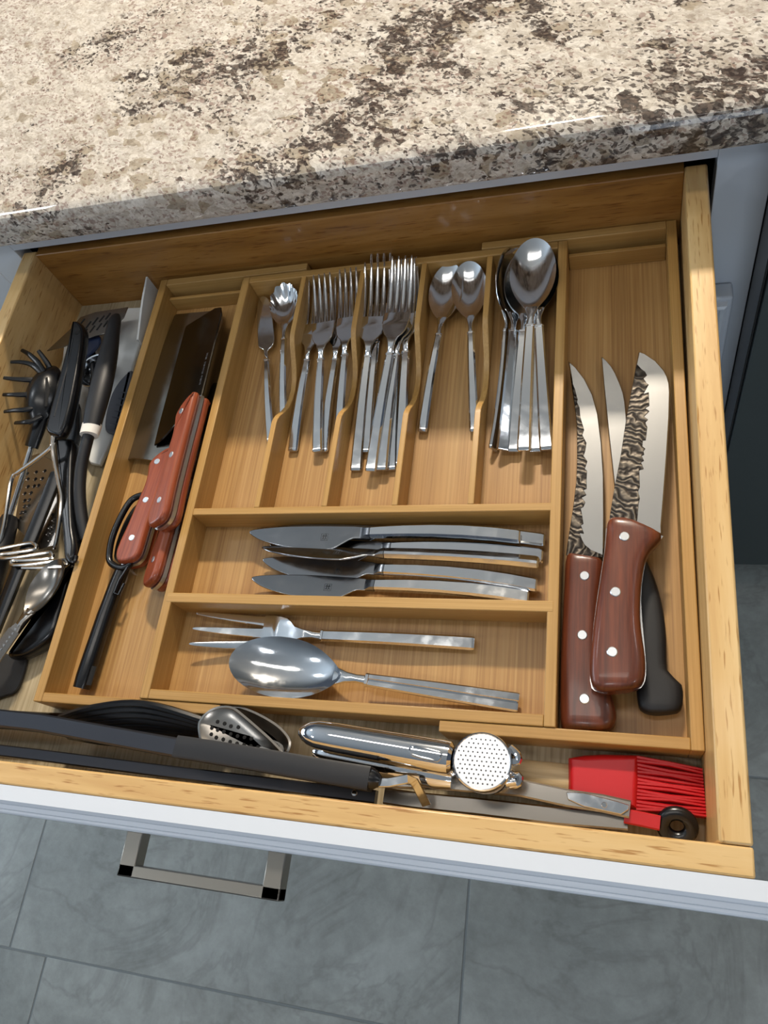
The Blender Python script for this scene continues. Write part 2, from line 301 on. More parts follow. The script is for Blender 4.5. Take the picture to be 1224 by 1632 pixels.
def section(xa, xb, xe, side):
    e = tb('extension', min(xa, xe), max(xa, xe), .2 - 8, 440 - 8, -31.2, -29.4, bamboo_floor, b=0)   # its floor slides under the middle
    o, i = (xa, xa + side * 8.3)
    tb('wall', min(o, i), max(o, i), -8.25, 440.5, -33, -1, bamboo[1], e)
    lo, hi = sorted((i, xb)); tb('wall', lo, hi, -8.25, -.3, -33, -1, bamboo[0], e); lo, hi = sorted((i, xe)); tb('wall', lo, hi, 432.2, 440.5, -33, -1, bamboo[0], e)
    lo, hi = sorted((i + side * .3, (B0 if side > 0 else B1) - side * .5)); tb('strip', lo, hi, 421.6, 425, -29.3, -12, bamboo[0], e, .4)
section(-303.25, -130.5, -133.5, 1); section(213.4, 41.5, 43, -1)
# ---------------------------------------------------------------- cutlery (own frames: x from handle end to tip, z up)
def handle_parts(t, h, w0, w1, t0=4.0, z0=2.2, z1=4.5, ridge=0):
    st = [(0, 0, z0, w0 * .86, t0 * .55), (1.2, 0, z0, w0 * .98, t0 * .85), (3, 0, z0, w0, t0)]
    st += [(h * q, 0, z0 + (z1 - z0) * q + 2.2 * math.sin(math.pi * q), w0 + (w1 - w0) * q, t0) for q in (.15, .3, .45, .6, .75, .88, 1)]
    obj('handle', MB().bar(st, .36), steel, t, ang=25)
    obj('collar', MB().bar([(h - .2, 0, z1, w1 * .8, t0 * .8), (h + .3, 0, z1, w1 * 1.08, t0 * 1.15), (h + 2, 0, z1, w1 * 1.08, t0 * 1.15), (h + 2.6, 0, z1, w1 * .8, t0 * .8)], .3), steel, t)
def bowl_mesh(mb, x0, L, W, depth, th=1.2, rz=lambda u: 0.0, flute=0, n=40, m=9):
    # egg-shaped bowl from the neck at x0 to the tip at x0 + L
    cx = x0 + L * .53; n = 168 if flute else n
    def pt(r, a, dz, k):
        c, s_ = math.cos(a), math.sin(a); ax = L * .47 if c > 0 else L * .53
        x = cx + ax * r * c; wv = W / 2 * (1 - .42 * max(0, -c) ** 3); y = wv * r * s_
        e = min(1, math.hypot((x - cx) / ax, y / (W / 2)))
        fl = flute * math.cos(38 * math.atan2(y, x - x0 + L * .04)) * max(0, e - .3) * min(1, max(0, c + .6)) if flute else 0
        return (x + fl * .9 * c, y + fl * .9 * s_, rz((x - x0) / L) - depth * (1 - e ** 2.1) + fl * 1.5 - dz)
    n0 = len(mb.v); top = [[pt(r, 2 * math.pi * j / n, 0, 0) for j in range(n)] for r in [(.04 + .96 * (i / m) ** .9) for i in range(m + 1)]]
    bot = [[pt(r * (1.0 if i < m else 1.0), 2 * math.pi * j / n, th * (1 - .35 * (r > .97)), 1) for j in range(n)] for i, r in enumerate([(.04 + .96 * (i / m) ** .9) for i in range(m + 1)])]
    return mb.loft(top[::1] + bot[::-1])
def make_spoon(t, L, bl, bw, dep, w0, w1, rise, flute=0, ridge=False):
    h = L - bl - 17
    handle_parts(t, h, w0, w1)
    rz = lambda u: 4.4 + rise * u ** 1.5
    b = bowl_mesh(MB(), L - bl, bl, bw, dep, rz=rz, flute=flute)
    b.bar([(h + 2.4, 0, 4.5, w1 * .72, 3.4), (h + 7, 0, 4.8, w1 * .62, 3.0), (h + 12, 0, 4.4, w1 * .75, 2.4), (L - bl + 1, 0, 3.4, w1 * 1.35, 1.8), (L - bl + 4.5, 0, 2.6, w1 * 1.6, 1.3)], .3)
    obj('bowl', b, steel, t, ang=50)
def make_fork(t, L, w0, w1, hw, tl, pl, n=4, neck=24, rise=8, wide=None):
    # tl tine length, pl palm length
    h = L - tl - pl - neck; xr = L - tl; handle_parts(t, h, w0, w1)
    b = MB().bar([(h + 2.4, 0, 4.6, w1 * .75, 3.4), (h + neck * .4, 0, 6.0, w1 * .66, 3.0), (h + neck * .8, 0, 6.6, w1 * .9, 2.4), (h + neck + pl * .10, 0, 6.2, hw * .42, 2.0), (h + neck + pl * .22, 0, 5.6, hw * .68, 1.8), (h + neck + pl * .36, 0, 5.0, hw * .87, 1.8), (h + neck + pl * .55, 0, 4.2, hw * .97, 1.8), (h + neck + pl * .75, 0, 3.6, hw, 1.8), (xr, 0, 3.2, hw, 1.8)], .3)
    p = hw / n
    for i in range(n):
        y = (i - (n - 1) / 2) * p; sp = 1 + (wide or 0)
        b.bar([(xr + tl * q, y * (1 + q * (sp - 1)), 3.2 + rise * max(0, q) ** 1.7, p * w, h_) for q, w, h_ in ((-.03, .98, 1.7), (.02, .80, 1.7), (.15, .74, 1.7), (.3, .70, 1.7), (.45, .64, 1.6), (.6, .56, 1.5), (.75, .46, 1.4), (.9, .33, 1.1), (.97, .24, .9), (1, .12, .5))], .3)
    obj('head', b, steel, t, ang=45)
def emblem(t, x, y, z, s, m=mark_metal, square=True, up=(1, 0)):   # the little twin-figure mark etched in a square
    b = MB(); ux = Vector((up[0], up[1])); uy = Vector((-up[1], up[0]))
    def seg(a, c, w=.16):
        a, c = Vector(a) * s, Vector(c) * s; d = (c - a).normalized(); q = Vector((-d.y, d.x)) * w * s / 2
        b.plate([(x, y) for _ in range(0)] + [(x + ux.x * p.x + uy.x * p.y, y + ux.y * p.x + uy.y * p.y) for p in (a - q, c - q, c + q, a + q)], z - .05, z + .06)
    for k in (-1, 1):
        seg((k * .32, .62), (k * .32, .86), .22); seg((k * .3, .55), (k * .3, -.1)); seg((k * .02, .2), (k * .72, .3)); seg((k * .05, .42), (k * .6, .5)); seg((k * .3, -.05), (k * .12, -.8)); seg((k * .3, -.05), (k * .7, -.75))
    if square:
        for a, c in (((-1, -1), (1, -1)), ((1, -1), (1, 1)), ((1, 1), (-1, 1)), ((-1, 1), (-1, -1))): seg(a, c, .08)
    return obj('emblem', b, m, t)
STK = 'stainless cutlery in the bamboo tray'
# dinner spoons: far right column of the tray
GS = 'dinner spoons in the far right column'
sp = thing('dinner_spoon', 'uppermost dinner spoon, its whole bowl showing on top of the pile', 'spoon', group=GS, frame=frame([(88.0, 220.2, -12.0)][0], [(90.5, 421.7, 9.0)][0]))
make_spoon(sp, 203, 72, 40, 7.5, 11, 8, 3.5)
sp2 = dup(sp, frame([(68.5, 226.6, -21.0)][0], [(73.0, 429.1, -8.0)][0], 24), 'dinner spoon whose handle leans left beside the upright middle handle', GS)
sp3 = dup(sp, frame([(59.1, 228.7, -23.0)][0], [(64.6, 424.2, -8.0)][0], 58), 'dinner spoon at the left of the pile, standing on its edge by the divider', GS)
sp4 = dup(sp, frame([(78.0, 226.2, -24.0)][0], [(84.3, 432.1, -8.0)][0], 0), 'dinner spoon with a small stamped mark on its handle end, under the middle one', GS)
sp5 = dup(sp, frame([(95.7, 225.1, -23.0)][0], [(88.7, 425.6, -1.0)][0], 4), 'dinner spoon with its handle second from the right of the spoon pile', GS)
sp6 = dup(sp, frame([(105.4, 223.1, -17.0)][0], [(88.8, 423.8, 4.0)][0], 2), 'dinner spoon with the rightmost handle, lying along the tray partition', GS)
emblem(sp4, 9, 0, 4.5, 2.2, square=False)
# teaspoons
GT = 'teaspoons in the fourth column'
ts = thing('teaspoon', 'left teaspoon, leaning, its bowl clear of the divider', 'spoon', group=GT, frame=frame([(-3.1, 249.9, -25.5)][0], [(9.4, 424.8, -14.0)][0]))
make_spoon(ts, 176, 62, 33, 6.5, 8.6, 6.2, 3.0)
dup(ts, frame([(43.5, 247.7, -25.0)][0], [(27.5, 417.5, -11.0)][0]), 'right teaspoon, its handle end tucked behind the divider', GT)
# salad forks
GF = 'salad forks in the second column'
sf = thing('salad_fork', 'leftmost salad fork with its handle slanting away to the left', 'fork', group=GF, frame=frame([(-124.0, 234.5, -26.0)][0], [(-126.4, 425.7, -20.0)][0]))
make_fork(sf, 191, 9.6, 7, 22.5, 50, 31, rise=12, neck=14)
dup(sf, frame([(-97.7, 230.7, -22.0)][0], [(-117.9, 424.9, -12.0)][0]), 'salad fork nested on top of the leftmost one', GF)
dup(sf, frame([(-94.0, 232.9, -26.0)][0], [(-97.9, 429.5, -20.0)][0]), 'lower salad fork of the right pair, handle slanting to the right', GF)
dup(sf, frame([(-77.2, 233.4, -21.0)][0], [(-90.6, 425.5, -12.0)][0]), 'upper salad fork of the right pair, handle end hidden by the divider', GF)
# dinner forks
GD = 'dinner forks in the third column'
df_ = thing('dinner_fork', 'left dinner fork fanned out alone, with the handle that reaches lowest', 'fork', group=GD, frame=frame([(-59.7, 212.7, -26.0)][0], [(-65.2, 431.3, -14.0)][0], 6))
make_fork(df_, 216, 10.6, 7.6, 25.5, 54, 32, rise=14, neck=15)
dup(df_, frame([(-53.5, 230.9, -26.0)][0], [(-61.7, 436.3, -20.0)][0], 3), 'dinner fork lying under the left one, with the shortest visible handle', GD)
dup(df_, frame([(-43.3, 208.5, -20.0)][0], [(-32.6, 430.7, -5.0)][0]), 'uppermost dinner fork of the right pile, tines over the tray rim', GD)
dup(df_, frame([(-34.5, 210.6, -22.0)][0], [(-32.5, 430.8, -12.0)][0]), 'dinner fork second in the right pile, handle right beside the uppermost one', GD)
dup(df_, frame([(-27.3, 212.6, -26.0)][0], [(-40.9, 435.0, -18.0)][0]), 'dinner fork under the right pile, handle third from the left of that pile', GD)
dup(df_, frame([(-17.7, 215.1, -23.0)][0], [(-32.3, 429.8, -17.0)][0]), 'dinner fork whose handle is half hidden behind the wooden divider', GD)
# first column: butter spreader and shell spoon
bs = thing('butter_spreader', 'butter spreader with a broad flat blade in the first column', 'knife', frame=frame([(-148.6, 246.1, -26.0)][0], [(-189.9, 419.2, -22.0)][0]))
handle_parts(bs, 92, 8.4, 6, z1=3)
o_ = smooth([(94, -2.2), (104, -2), (109, -7), (116, -9.5), (135, -9.5), (160, -8), (172, -5), (177, 1), (172, 6), (155, 8), (120, 8.6), (112, 7.5), (107, 3), (100, 2)], 4)
obj('blade', MB().pillow(o_, 2, 4, .8), steel, bs)
sg = thing('sugar_spoon', 'shell-shaped fluted sugar spoon half behind the first divider', 'spoon', frame=frame([(-140.6, 271.1, -26.0)][0], [(-161.1, 418.8, -13.0)][0]))
make_spoon(sg, 150, 48, 31, 6, 8, 6, 5, flute=.85)
# table knives
GK = 'table knives in the middle compartment'
def make_knife(t):
    st = [(0, 4.5, 3.4, 8.6, 4.5), (1, 4.5, 3.4, 10.2, 6.4), (3, 4.3, 3.5, 10.8, 7)] + [(x, y, 3.6, w, 7) for x, y, w in ((22, 2.0, 11), (45, .1, 11), (70, -.9, 10.6), (95, -.9, 10), (115, -.3, 9.4), (122, 0, 9))]
    obj('handle', MB().bar(st, .22), steel, t, ang=25)
    obj('collar', MB().bar([(122, 0, 3.6, 8, 5), (122.5, 0, 3.6, 9.6, 7), (125.6, 0, 3.6, 9.4, 6.4), (129, 0, 3.6, 9.6, 3), (131, 0, 3.6, 10, 2)], .25), steel_knife, t)
    out = smooth([(129, -4.6), (150, -6.2), (180, -6.6), (205, -6), (222, -4.6), (230.5, -3.2), (233, -1.6), (231, 1.2), (221, 6.5), (205, 11), (188, 14), (172, 15.6), (160, 15.8), (152, 14.2), (144, 9.5), (137, 5.6), (129, 4.6)], 4)
    obj('blade', MB().pillow(out, 2.9, 4.5, .7), steel_knife, t)
    emblem(t, 162, 4.2, 4.5, 3.0, up=(-1, 0))
kn = thing('table_knife', 'uppermost table knife with the widest dark blade, farthest from the drawer front', 'knife', group=GK, frame=frame([(89.3, 148.7, -14.0)][0], [(-145.6, 146.9, -16.0)][0]))
make_knife(kn)
dup(kn, frame([(107.2, 149.1, -22.0)][0], [(-126.5, 153.5, -24.0)][0]), 'table knife hidden under the uppermost one, only its handle end and spine showing', GK)
dup(kn, frame([(106.4, 135.5, -21.0)][0], [(-126.0, 139.3, -24.0)][0]), 'table knife between the uppermost and the tilted one, its blade tip covered', GK)
dup(kn, frame([(104.4, 123.0, -13.0)][0], [(-126.9, 130.0, -13.0)][0], 42), 'table knife tilted on its edge, with a pale curved blade', GK)
dup(kn, frame([(103.2, 111.4, -20.0)][0], [(-131.4, 124.2, -23.0)][0]), 'table knife under the tilted one, blade tip dark', GK)
dup(kn, frame([(97.7, 100.4, -19.0)][0], [(-135.5, 106.1, -21.0)][0], 8), 'table knife nearest the tray divider, its lower edge behind the wood', GK)
# serving fork and spoon
vf = thing('serving_fork', 'large three-tined serving fork in the front compartment', 'fork', frame=frame([(58.1, 61.4, -23.0)][0], [(-180.8, 61.6, -24.0)][0]))
make_fork(vf, 237, 10.5, 9, 30, 62, 32, n=3, neck=22, rise=5, wide=.32)
vs = thing('serving_spoon', 'large serving spoon lying over the serving fork', 'spoon', frame=frame([(93.2, 19.1, -22.0)][0], [(-132.4, 34.4, -13.0)][0], 4))
hs = MB()
for k in (-1, 1): hs.bar([(0, k * 3.5, 3, 6.2, 3.6), (1.4, k * 3.5, 3, 7, 4.6), (60, k * 3.1, 4.6, 6.2, 4.6), (112, k * 2.4, 5, 4.9, 4.4)], .24)
obj('handle', hs, steel, vs, ang=25)
obj('collar', MB().bar([(111.6, 0, 5, 9, 4), (112.2, 0, 5, 10.4, 5.2), (114.4, 0, 5, 10.4, 5.2), (115, 0, 5, 8, 4)], .3), steel, vs)
b_ = bowl_mesh(MB(), 226 - 92, 92, 48, 11, rz=lambda u: 6.0 + 5 * u ** 1.5)
b_.bar([(114, 0, 5, 7, 4), (122, 0, 5.4, 6, 3.6), (130, 0, 5, 8, 3), (136, 0, 4, 12, 2.2), (141, 0, 2.6, 15, 1.5)], .3)
obj('bowl', b_, steel, vs, ang=50)
# ---------------------------------------------------------------- knives in the right section (kitchen axes)
def rivet(t, p, z, r=3.6): obj('rivet', MB().disc(p[0], p[1], z - 1.2, z + .5, r, 18), rivet_m, t)
def band(name, out, z, t): obj(name, MB().plate([(p[0], p[1]) for p in out], z - .3, z + .45), forged_m, t, bevel=.3, seg=1)
k1 = thing('carving_knife', 'forged knife with a curved blade and brown wooden handle, along the tray partition', 'knife', (128, 150, -29))
BL = [(120.3, 312.2, -18.0), (126.7, 305.0, -18.0), (134.4, 292.3, -18.0), (141.0, 276.2, -18.0), (145.4, 257.1, -18.0), (148.5, 229.8, -18.0), (150.3, 200.2, -18.0), (150.8, 166.5, -18.0), (150.7, 139.4, -18.0), (150.6, 130.7, -18.0), (145.7, 131.7, -18.0), (123.2, 132.9, -18.0), (124.3, 144.3, -18.0), (127.5, 172.0, -18.0), (129.5, 195.0, -18.0), (129.6, 218.3, -18.0), (128.9, 247.6, -18.0), (123.6, 291.7, -18.0)]
obj('blade', MB().plate(BL, -20.6, -18), steel_brushed, k1, bevel=.8, seg=1)
band('forged_band', [(121.6, 302.1, -18.0), (123.6, 291.7, -18.0), (126.6, 282.4, -18.0), (129.0, 272.0, -18.0), (128.5, 269.5, -18.0), (130.7, 264.1, -18.0), (131.4, 255.3, -18.0), (134.7, 242.6, -18.0), (133.3, 237.8, -18.0), (136.7, 230.3, -18.0), (136.0, 223.2, -18.0), (134.6, 218.3, -18.0), (137.7, 213.4, -18.0), (135.8, 206.4, -18.0), (137.6, 204.6, -18.0), (137.2, 196.0, -18.0), (137.6, 188.8, -18.0), (135.1, 187.7, -18.0), (137.4, 183.3, -18.0), (133.8, 181.1, -18.0), (136.7, 177.0, -18.0), (135.4, 173.0, -18.0), (133.4, 171.9, -18.0), (134.6, 165.2, -18.0), (135.6, 158.5, -18.0), (133.7, 157.5, -18.0), (136.2, 150.3, -18.0), (132.8, 150.9, -18.0), (135.0, 144.9, -18.0), (136.9, 141.2, -18.0), (141.7, 136.9, -18.0), (149.7, 133.3, -18.0), (150.2, 130.9, -18.0), (140.7, 131.1, -18.0), (123.2, 132.2, -18.0), (124.3, 144.3, -18.0), (127.5, 172.0, -18.0), (129.5, 195.0, -18.0), (129.6, 218.3, -18.0), (128.9, 247.6, -18.0), (123.6, 291.7, -18.0)], -18, k1)
HA = smooth([(124.1, 130.5, -12.0), (122.9, 107.4, -12.0), (122.4, 89.5, -12.0), (121.9, 55.4, -12.0), (122.2, 24.2, -12.0), (123.4, 5.1, -12.0), (126.6, 2.8, -12.0), (140.0, 3.0, -12.0), (153.3, 4.1, -12.0), (157.3, 6.9, -12.0), (160.1, 13.7, -12.0), (157.2, 27.0, -12.0), (151.8, 43.6, -12.0), (149.2, 56.7, -12.0), (148.2, 74.9, -12.0), (148.8, 98.5, -12.0), (150.4, 116.9, -12.0), (150.6, 126.3, -12.0), (146.3, 128.2, -12.0), (134.2, 130.1, -12.0)], 3)
obj('handle', MB().carve(HA, -28.6, -8, 7), walnut, k1)
for p in [(137.6, 112.4, -8.0), (136.8, 67.7, -8.0), (139.0, 22.9, -8.0)]: rivet(k1, p, -8)
k3 = thing('boning_knife', 'plain-bladed knife with a black plastic handle, under the wooden-handled one', 'knife', (165, 170, -29))
obj('blade', MB().plate([(147.4, 317.6, -22.0), (151.4, 313.1, -22.0), (155.7, 306.6, -22.0), (159.0, 299.1, -22.0), (162.5, 288.7, -22.0), (165.0, 279.9, -22.0), (166.4, 270.6, -22.0), (167.3, 258.5, -22.0), (168.2, 240.7, -22.0), (171.7, 200.7, -22.0), (177.5, 146.4, -22.0), (169.0, 144.3, -22.0), (163.2, 164.1, -22.0), (158.1, 194.9, -22.0), (153.6, 242.0, -22.0), (149.4, 291.1, -22.0)], -24, -22), steel_brushed, k3, bevel=.6, seg=1)
HB = smooth([(171.3, 145.5, -20.0), (176.5, 140.5, -20.0), (181.5, 128.5, -20.0), (187.4, 112.0, -20.0), (191.6, 92.2, -20.0), (193.2, 72.0, -20.0), (193.2, 49.3, -20.0), (197.0, 43.9, -20.0), (201.7, 40.7, -20.0), (203.0, 31.9, -20.0), (201.3, 22.5, -20.0), (197.1, 20.1, -20.0), (187.5, 18.3, -20.0), (178.7, 18.8, -20.0), (174.3, 22.7, -20.0), (172.8, 35.0, -20.0), (171.4, 60.1, -20.0), (169.2, 101.9, -20.0), (167.6, 136.3, -20.0)], 3)
obj('handle', MB().carve(HB, -28.8, -14.5, 6), black_matte, k3)
k2 = thing('butcher_knife', 'broad forged knife with a brown flared handle lying on top of the black-handled knife', 'knife', (165, 165, -14))
obj('blade', MB().plate([(177.3, 306.2, -3.0), (182.1, 303.6, -3.0), (190.3, 295.7, -3.0), (196.4, 286.0, -3.0), (198.7, 279.8, -3.0), (199.9, 273.2, -3.0), (200.1, 265.0, -3.0), (199.1, 242.5, -3.0), (196.7, 211.0, -3.0), (193.7, 176.1, -3.0), (191.3, 150.2, -3.0), (191.4, 144.2, -3.0), (189.6, 143.2, -3.0), (185.0, 146.2, -3.0), (156.7, 153.2, -3.0), (155.1, 156.8, -3.0), (158.4, 181.3, -3.0), (162.8, 207.1, -3.0), (167.3, 242.0, -3.0), (172.0, 271.8, -3.0), (175.3, 294.6, -3.0)], -5.8, -3), steel_brushed, k2, bevel=.9, seg=1)
band('forged_band', [(175.7, 293.6, -3.0), (179.0, 288.5, -3.0), (182.0, 285.4, -3.0), (183.3, 281.9, -3.0), (180.6, 279.2, -3.0), (182.9, 274.4, -3.0), (184.5, 273.2, -3.0), (180.4, 264.5, -3.0), (184.4, 265.9, -3.0), (184.6, 253.2, -3.0), (181.5, 251.1, -3.0), (184.6, 248.2, -3.0), (180.6, 243.5, -3.0), (183.5, 240.6, -3.0), (181.4, 238.1, -3.0), (182.8, 233.7, -3.0), (181.5, 222.0, -3.0), (179.4, 222.1, -3.0), (178.9, 216.9, -3.0), (181.1, 214.7, -3.0), (179.7, 212.6, -3.0), (180.2, 209.5, -3.0), (178.3, 208.5, -3.0), (180.0, 204.3, -3.0), (177.8, 202.9, -3.0), (179.7, 197.2, -3.0), (176.5, 196.2, -3.0), (176.7, 182.1, -3.0), (175.4, 178.2, -3.0), (176.6, 172.7, -3.0), (175.7, 168.3, -3.0), (175.1, 160.5, -3.0), (174.3, 152.7, -3.0), (164.6, 151.9, -3.0), (155.8, 154.2, -3.0), (155.1, 156.8, -3.0), (158.4, 181.3, -3.0), (162.8, 207.1, -3.0), (167.3, 242.0, -3.0), (172.0, 271.8, -3.0)], -3, k2)
HC = smooth([(153.7, 150.4, 2.0), (156.8, 153.7, 2.0), (163.3, 153.9, 2.0), (170.8, 152.0, 2.0), (183.4, 145.9, 2.0), (189.9, 142.0, 2.0), (191.1, 139.6, 2.0), (190.0, 136.6, 2.0), (183.1, 128.0, 2.0), (179.4, 119.7, 2.0), (177.1, 105.7, 2.0), (175.9, 91.1, 2.0), (175.7, 78.4, 2.0), (176.6, 66.9, 2.0), (178.6, 50.1, 2.0), (178.4, 39.5, 2.0), (176.5, 33.1, 2.0), (171.0, 29.2, 2.0), (158.1, 26.7, 2.0), (149.0, 26.7, 2.0), (144.1, 31.0, 2.0), (142.6, 43.8, 2.0), (144.8, 72.0, 2.0), (148.6, 102.9, 2.0), (151.6, 126.5, 2.0), (152.8, 141.9, 2.0)], 3)
obj('handle', MB().carve(HC, -12, 8.5, 8), walnut, k2)
obj('tang', MB().plate(smooth([(154.5, 151.7, -2.0), (170.8, 152.7, -2.0), (189.2, 142.5, -2.0), (191.5, 140.3, -2.0), (183.4, 129.0, -2.0), (179.9, 121.3, -2.0), (176.4, 92.5, -2.0), (179.0, 46.9, -2.0), (177.0, 33.2, -2.0), (171.0, 29.5, -2.0), (158.0, 26.9, -2.0), (148.1, 26.7, -2.0), (142.9, 34.0, -2.0), (144.7, 73.5, -2.0), (151.5, 128.2, -2.0)], 3), -3.2, -1.4), steel_brushed, k2)
for p in [(165.6, 136.7, 8.5), (159.5, 94.7, 8.5), (157.4, 52.0, 8.5)]: rivet(k2, p, 8.5)
# ---------------------------------------------------------------- knives and tool in the left section
def cleaver(name, lab, e, tp, roll, hl, wid, back, m, mh, square=True):
    # own frame: x from the butt to the tip, spine on -y, cutting edge on +y, z out of the upper face
    L = (P(*tp) - P(*e)).length * 1000
    t = thing(name, lab, 'knife', frame=frame(e, tp, roll)); k = wid - 13
    b = [(hl - 30, -11), (hl, -12.5), (hl + (L - hl) * .5, -13), (L - 14, -12.5), (L - 4, -8), (L, 2), (L, k * (.95 if square else .2)), (L - 3, k * .99 if square else k * .5), (L - 30, k), (hl - back + 24, k + .6), (hl - back, k - .5), (hl - back + 4, k * .72), (hl - 12, 9), (hl - 30, 6)]
    obj('blade', MB().plate(b, -1.1, 1.1), m, t, bevel=.8, seg=1)
    ho = smooth([(0, 5), (2, -6), (6, -11), (14, -13), (40, -12), (75, -12.3), (hl - 6, -13.4), (hl, -11), (hl - 2, -3), (hl - 10, 6), (hl - 19, 10.5), (hl - 30, 8.5), (hl - 42, 7.5), (hl - 60, 9), (36, 11), (20, 13), (10, 13), (3, 10)], 4)
    for a, c in ((1.6, 10), (-10, -1.6)): obj('handle_scale', MB().pillow(ho, a, c, 2.6, 6), mh, t)
    obj('tang', MB().plate(inset(ho if area2(ho) > 0 else ho[::-1], -.3, 0), -1.7, 1.7), rivet_m, t)
    for x, y in ((24, 0), (hl * .52, -1), (hl - 17, 1)): obj('rivet', MB().disc(x, y, 9, 10.35, 3.1, 16), rivet_m, t)
    return t
ca = cleaver('chef_knife', 'uppermost red-handled knife with a broad blade darkened by reflections, leaning on the tray partition', [(-218.0, 142.9, 6.0)][0], [(-225.4, 389.1, 3.0)][0], -25, 134, 66, 34, mirror_dark, redwood)
g_ = MB(); random.seed(9)
def gl(x, y, u0, v0, u1, v1): g_.plate([(x + u0, y + v0), (x + u1, y + v0), (x + u1, y + v1), (x + u0, y + v1)], 1.05, 1.2)
for i in range(9):
    x = 150 + i * 4.2
    gl(x, -5, 0, -1.4, .5, 1.4)
    if i % 2: gl(x, -5, .5, 1, 2.4, 1.4)
    if i % 3: gl(x, -5, .5, -.2, 2.2, .2)
    if i % 4 != 2: gl(x, -5, 2.2, -1.4, 2.6, 1.4)
obj('engraving', g_, rivet_m, ca)
cb = cleaver('cleaver', 'middle red-handled knife below the uppermost one, its broad shiny blade flat in the tray', [(-258.1, 116.1, -17.0)][0], [(-243.6, 407.6, -22.0)][0], -3, 120, 66, 12, mirror_blade, redwood)
cc = cleaver('utility_knife', 'dark red-handled knife wedged lowest between the others and the partition', [(-222.2, 94.7, -13.0)][0], [(-219.8, 312.1, -18.0)][0], -36, 105, 24, 0, steel_dull, redwood, False)
lt = thing('draining_tool', 'black plastic tool with an open loop head and long tubular handle, left tray section', 'utensil', (-255, 110, -29))
LO = [(-264.6, 113.6, -14.0), (-273.2, 115.8, -14.0), (-280.0, 122.4, -14.0), (-283.3, 141.0, -14.0), (-281.3, 160.7, -14.0), (-275.9, 178.7, -14.0), (-268.3, 185.2, -14.0), (-257.7, 186.4, -14.0), (-250.4, 184.3, -14.0), (-249.4, 171.4, -14.0), (-251.7, 147.4, -14.0), (-254.7, 126.4, -14.0), (-257.3, 115.5, -14.0)]
obj('loop_frame', MB().tube(smooth(LO, 4), 3.0, 10, closed=True), black_gloss, lt)
obj('loop_floor', MB().plate(smooth([(-270.8, 120.9, -22.0), (-279.2, 123.8, -22.0), (-283.7, 129.4, -22.0), (-285.3, 143.2, -22.0), (-283.6, 161.8, -22.0), (-278.2, 178.1, -22.0), (-270.3, 183.9, -22.0), (-260.8, 184.5, -22.0), (-260.7, 170.1, -22.0), (-263.0, 145.9, -22.0), (-265.0, 125.9, -22.0)], 3), -26, -24), slot_black, lt)
obj('handle', MB().tube([(-266.5, 115.5, -19.0), (-268.8, 97.4, -19.0), (-270.8, 71.0, -19.0), (-272.3, 39.8, -19.0), (-273.3, 16.3, -19.0), (-274.5, 6.2, -20.0)], [6.2, 6.6, 7.2, 7.6, 7.8, 7.2], 14), black_gloss, lt)
obj('hanging_slot', MB().tube([(-261.9, 23.8, -12.0), (-262.2, 7.8, -12.0)], 2.4, 8, .3), slot_black, lt)
obj('strap', MB().tube([(-256.5, 112.9, -12.0), (-261.2, 101.0, -12.0), (-262.7, 89.2, -12.0), (-257.7, 87.6, -12.0), (-255.2, 98.2, -12.0)], 1.2, 6), black_gloss, lt)
obj('tip', MB().tube([(-259.1, 187.4, -20.0), (-255.0, 202.0, -20.0), (-254.4, 216.8, -20.0)], [5, 4, 3], 8, .5), black_gloss, lt)
# ---------------------------------------------------------------- tools left of the tray
wp = thing('dough_scraper', 'white plastic board with a ribbed grey rubber grip, upright against the tray side', 'scraper', (-340, 320, DB))
obj('board', MB().pillow([(-332.4, 423.8, -24.0), (-359.7, 425.9, -24.0), (-396.5, 401.7, -24.0), (-429.6, 378.8, -24.0), (-413.3, 313.0, -24.0), (-374.1, 260.7, -24.0), (-343.9, 228.3, -24.0), (-332.2, 226.5, -24.0), (-326.6, 255.2, -24.0), (-327.5, 323.4, -24.0)], -30, -24, 1.6, 2), white_plastic, wp)
obj('lip', MB().loft([[(p[0] - 1.2, p[1], -29), (p[0] + 1.2, p[1], -29), (p[0] + 1.2, p[1], z), (p[0] - 1.2, p[1], z)] for p, z in zip([(-320.5, 438.4, -12.0), (-320.6, 411.7, -12.0), (-319.6, 366.0, -12.0)], (6, 2, -8))]), white_plastic, wp, bevel=.5)
gp = MB()
gpo = smooth([(-324.7, 336.0, -22.0), (-334.3, 327.2, -22.0), (-340.0, 313.5, -22.0), (-341.3, 295.8, -22.0), (-339.4, 278.2, -22.0), (-335.0, 264.6, -22.0), (-327.5, 259.9, -22.0), (-317.7, 259.5, -22.0), (-317.6, 283.1, -22.0), (-319.8, 309.9, -22.0)], 3)
gp.pillow(gpo, -25, -19, 3.5, 5)
gr = obj('grip', gp, grey_rubber, wp)
rb = MB()
for i in range(7):
    a, c = [(-331.2, 264.1, -19.0), (-316.2, 261.2, -19.0)][0], [(-331.2, 264.1, -19.0), (-316.2, 261.2, -19.0)][1]
    q = [(-329.5, 308.5, -19.0), (-317.5, 306.2, -19.0)]; f_ = i / 6
    rb.tube([(a[0] + (q[0][0] - a[0]) * f_ + 1, a[1] + (q[0][1] - a[1]) * f_, -18.9), (c[0] + (q[1][0] - c[0]) * f_ - 1.5, c[1] + (q[1][1] - c[1]) * f_, -18.9)], .8, 6)
obj('rib', rb, grey_rubber, gr)
st_ = thing('slotted_turner', 'shiny slotted metal turner lying at the back left corner under the black handles', 'turner', (-365, 390, -24))
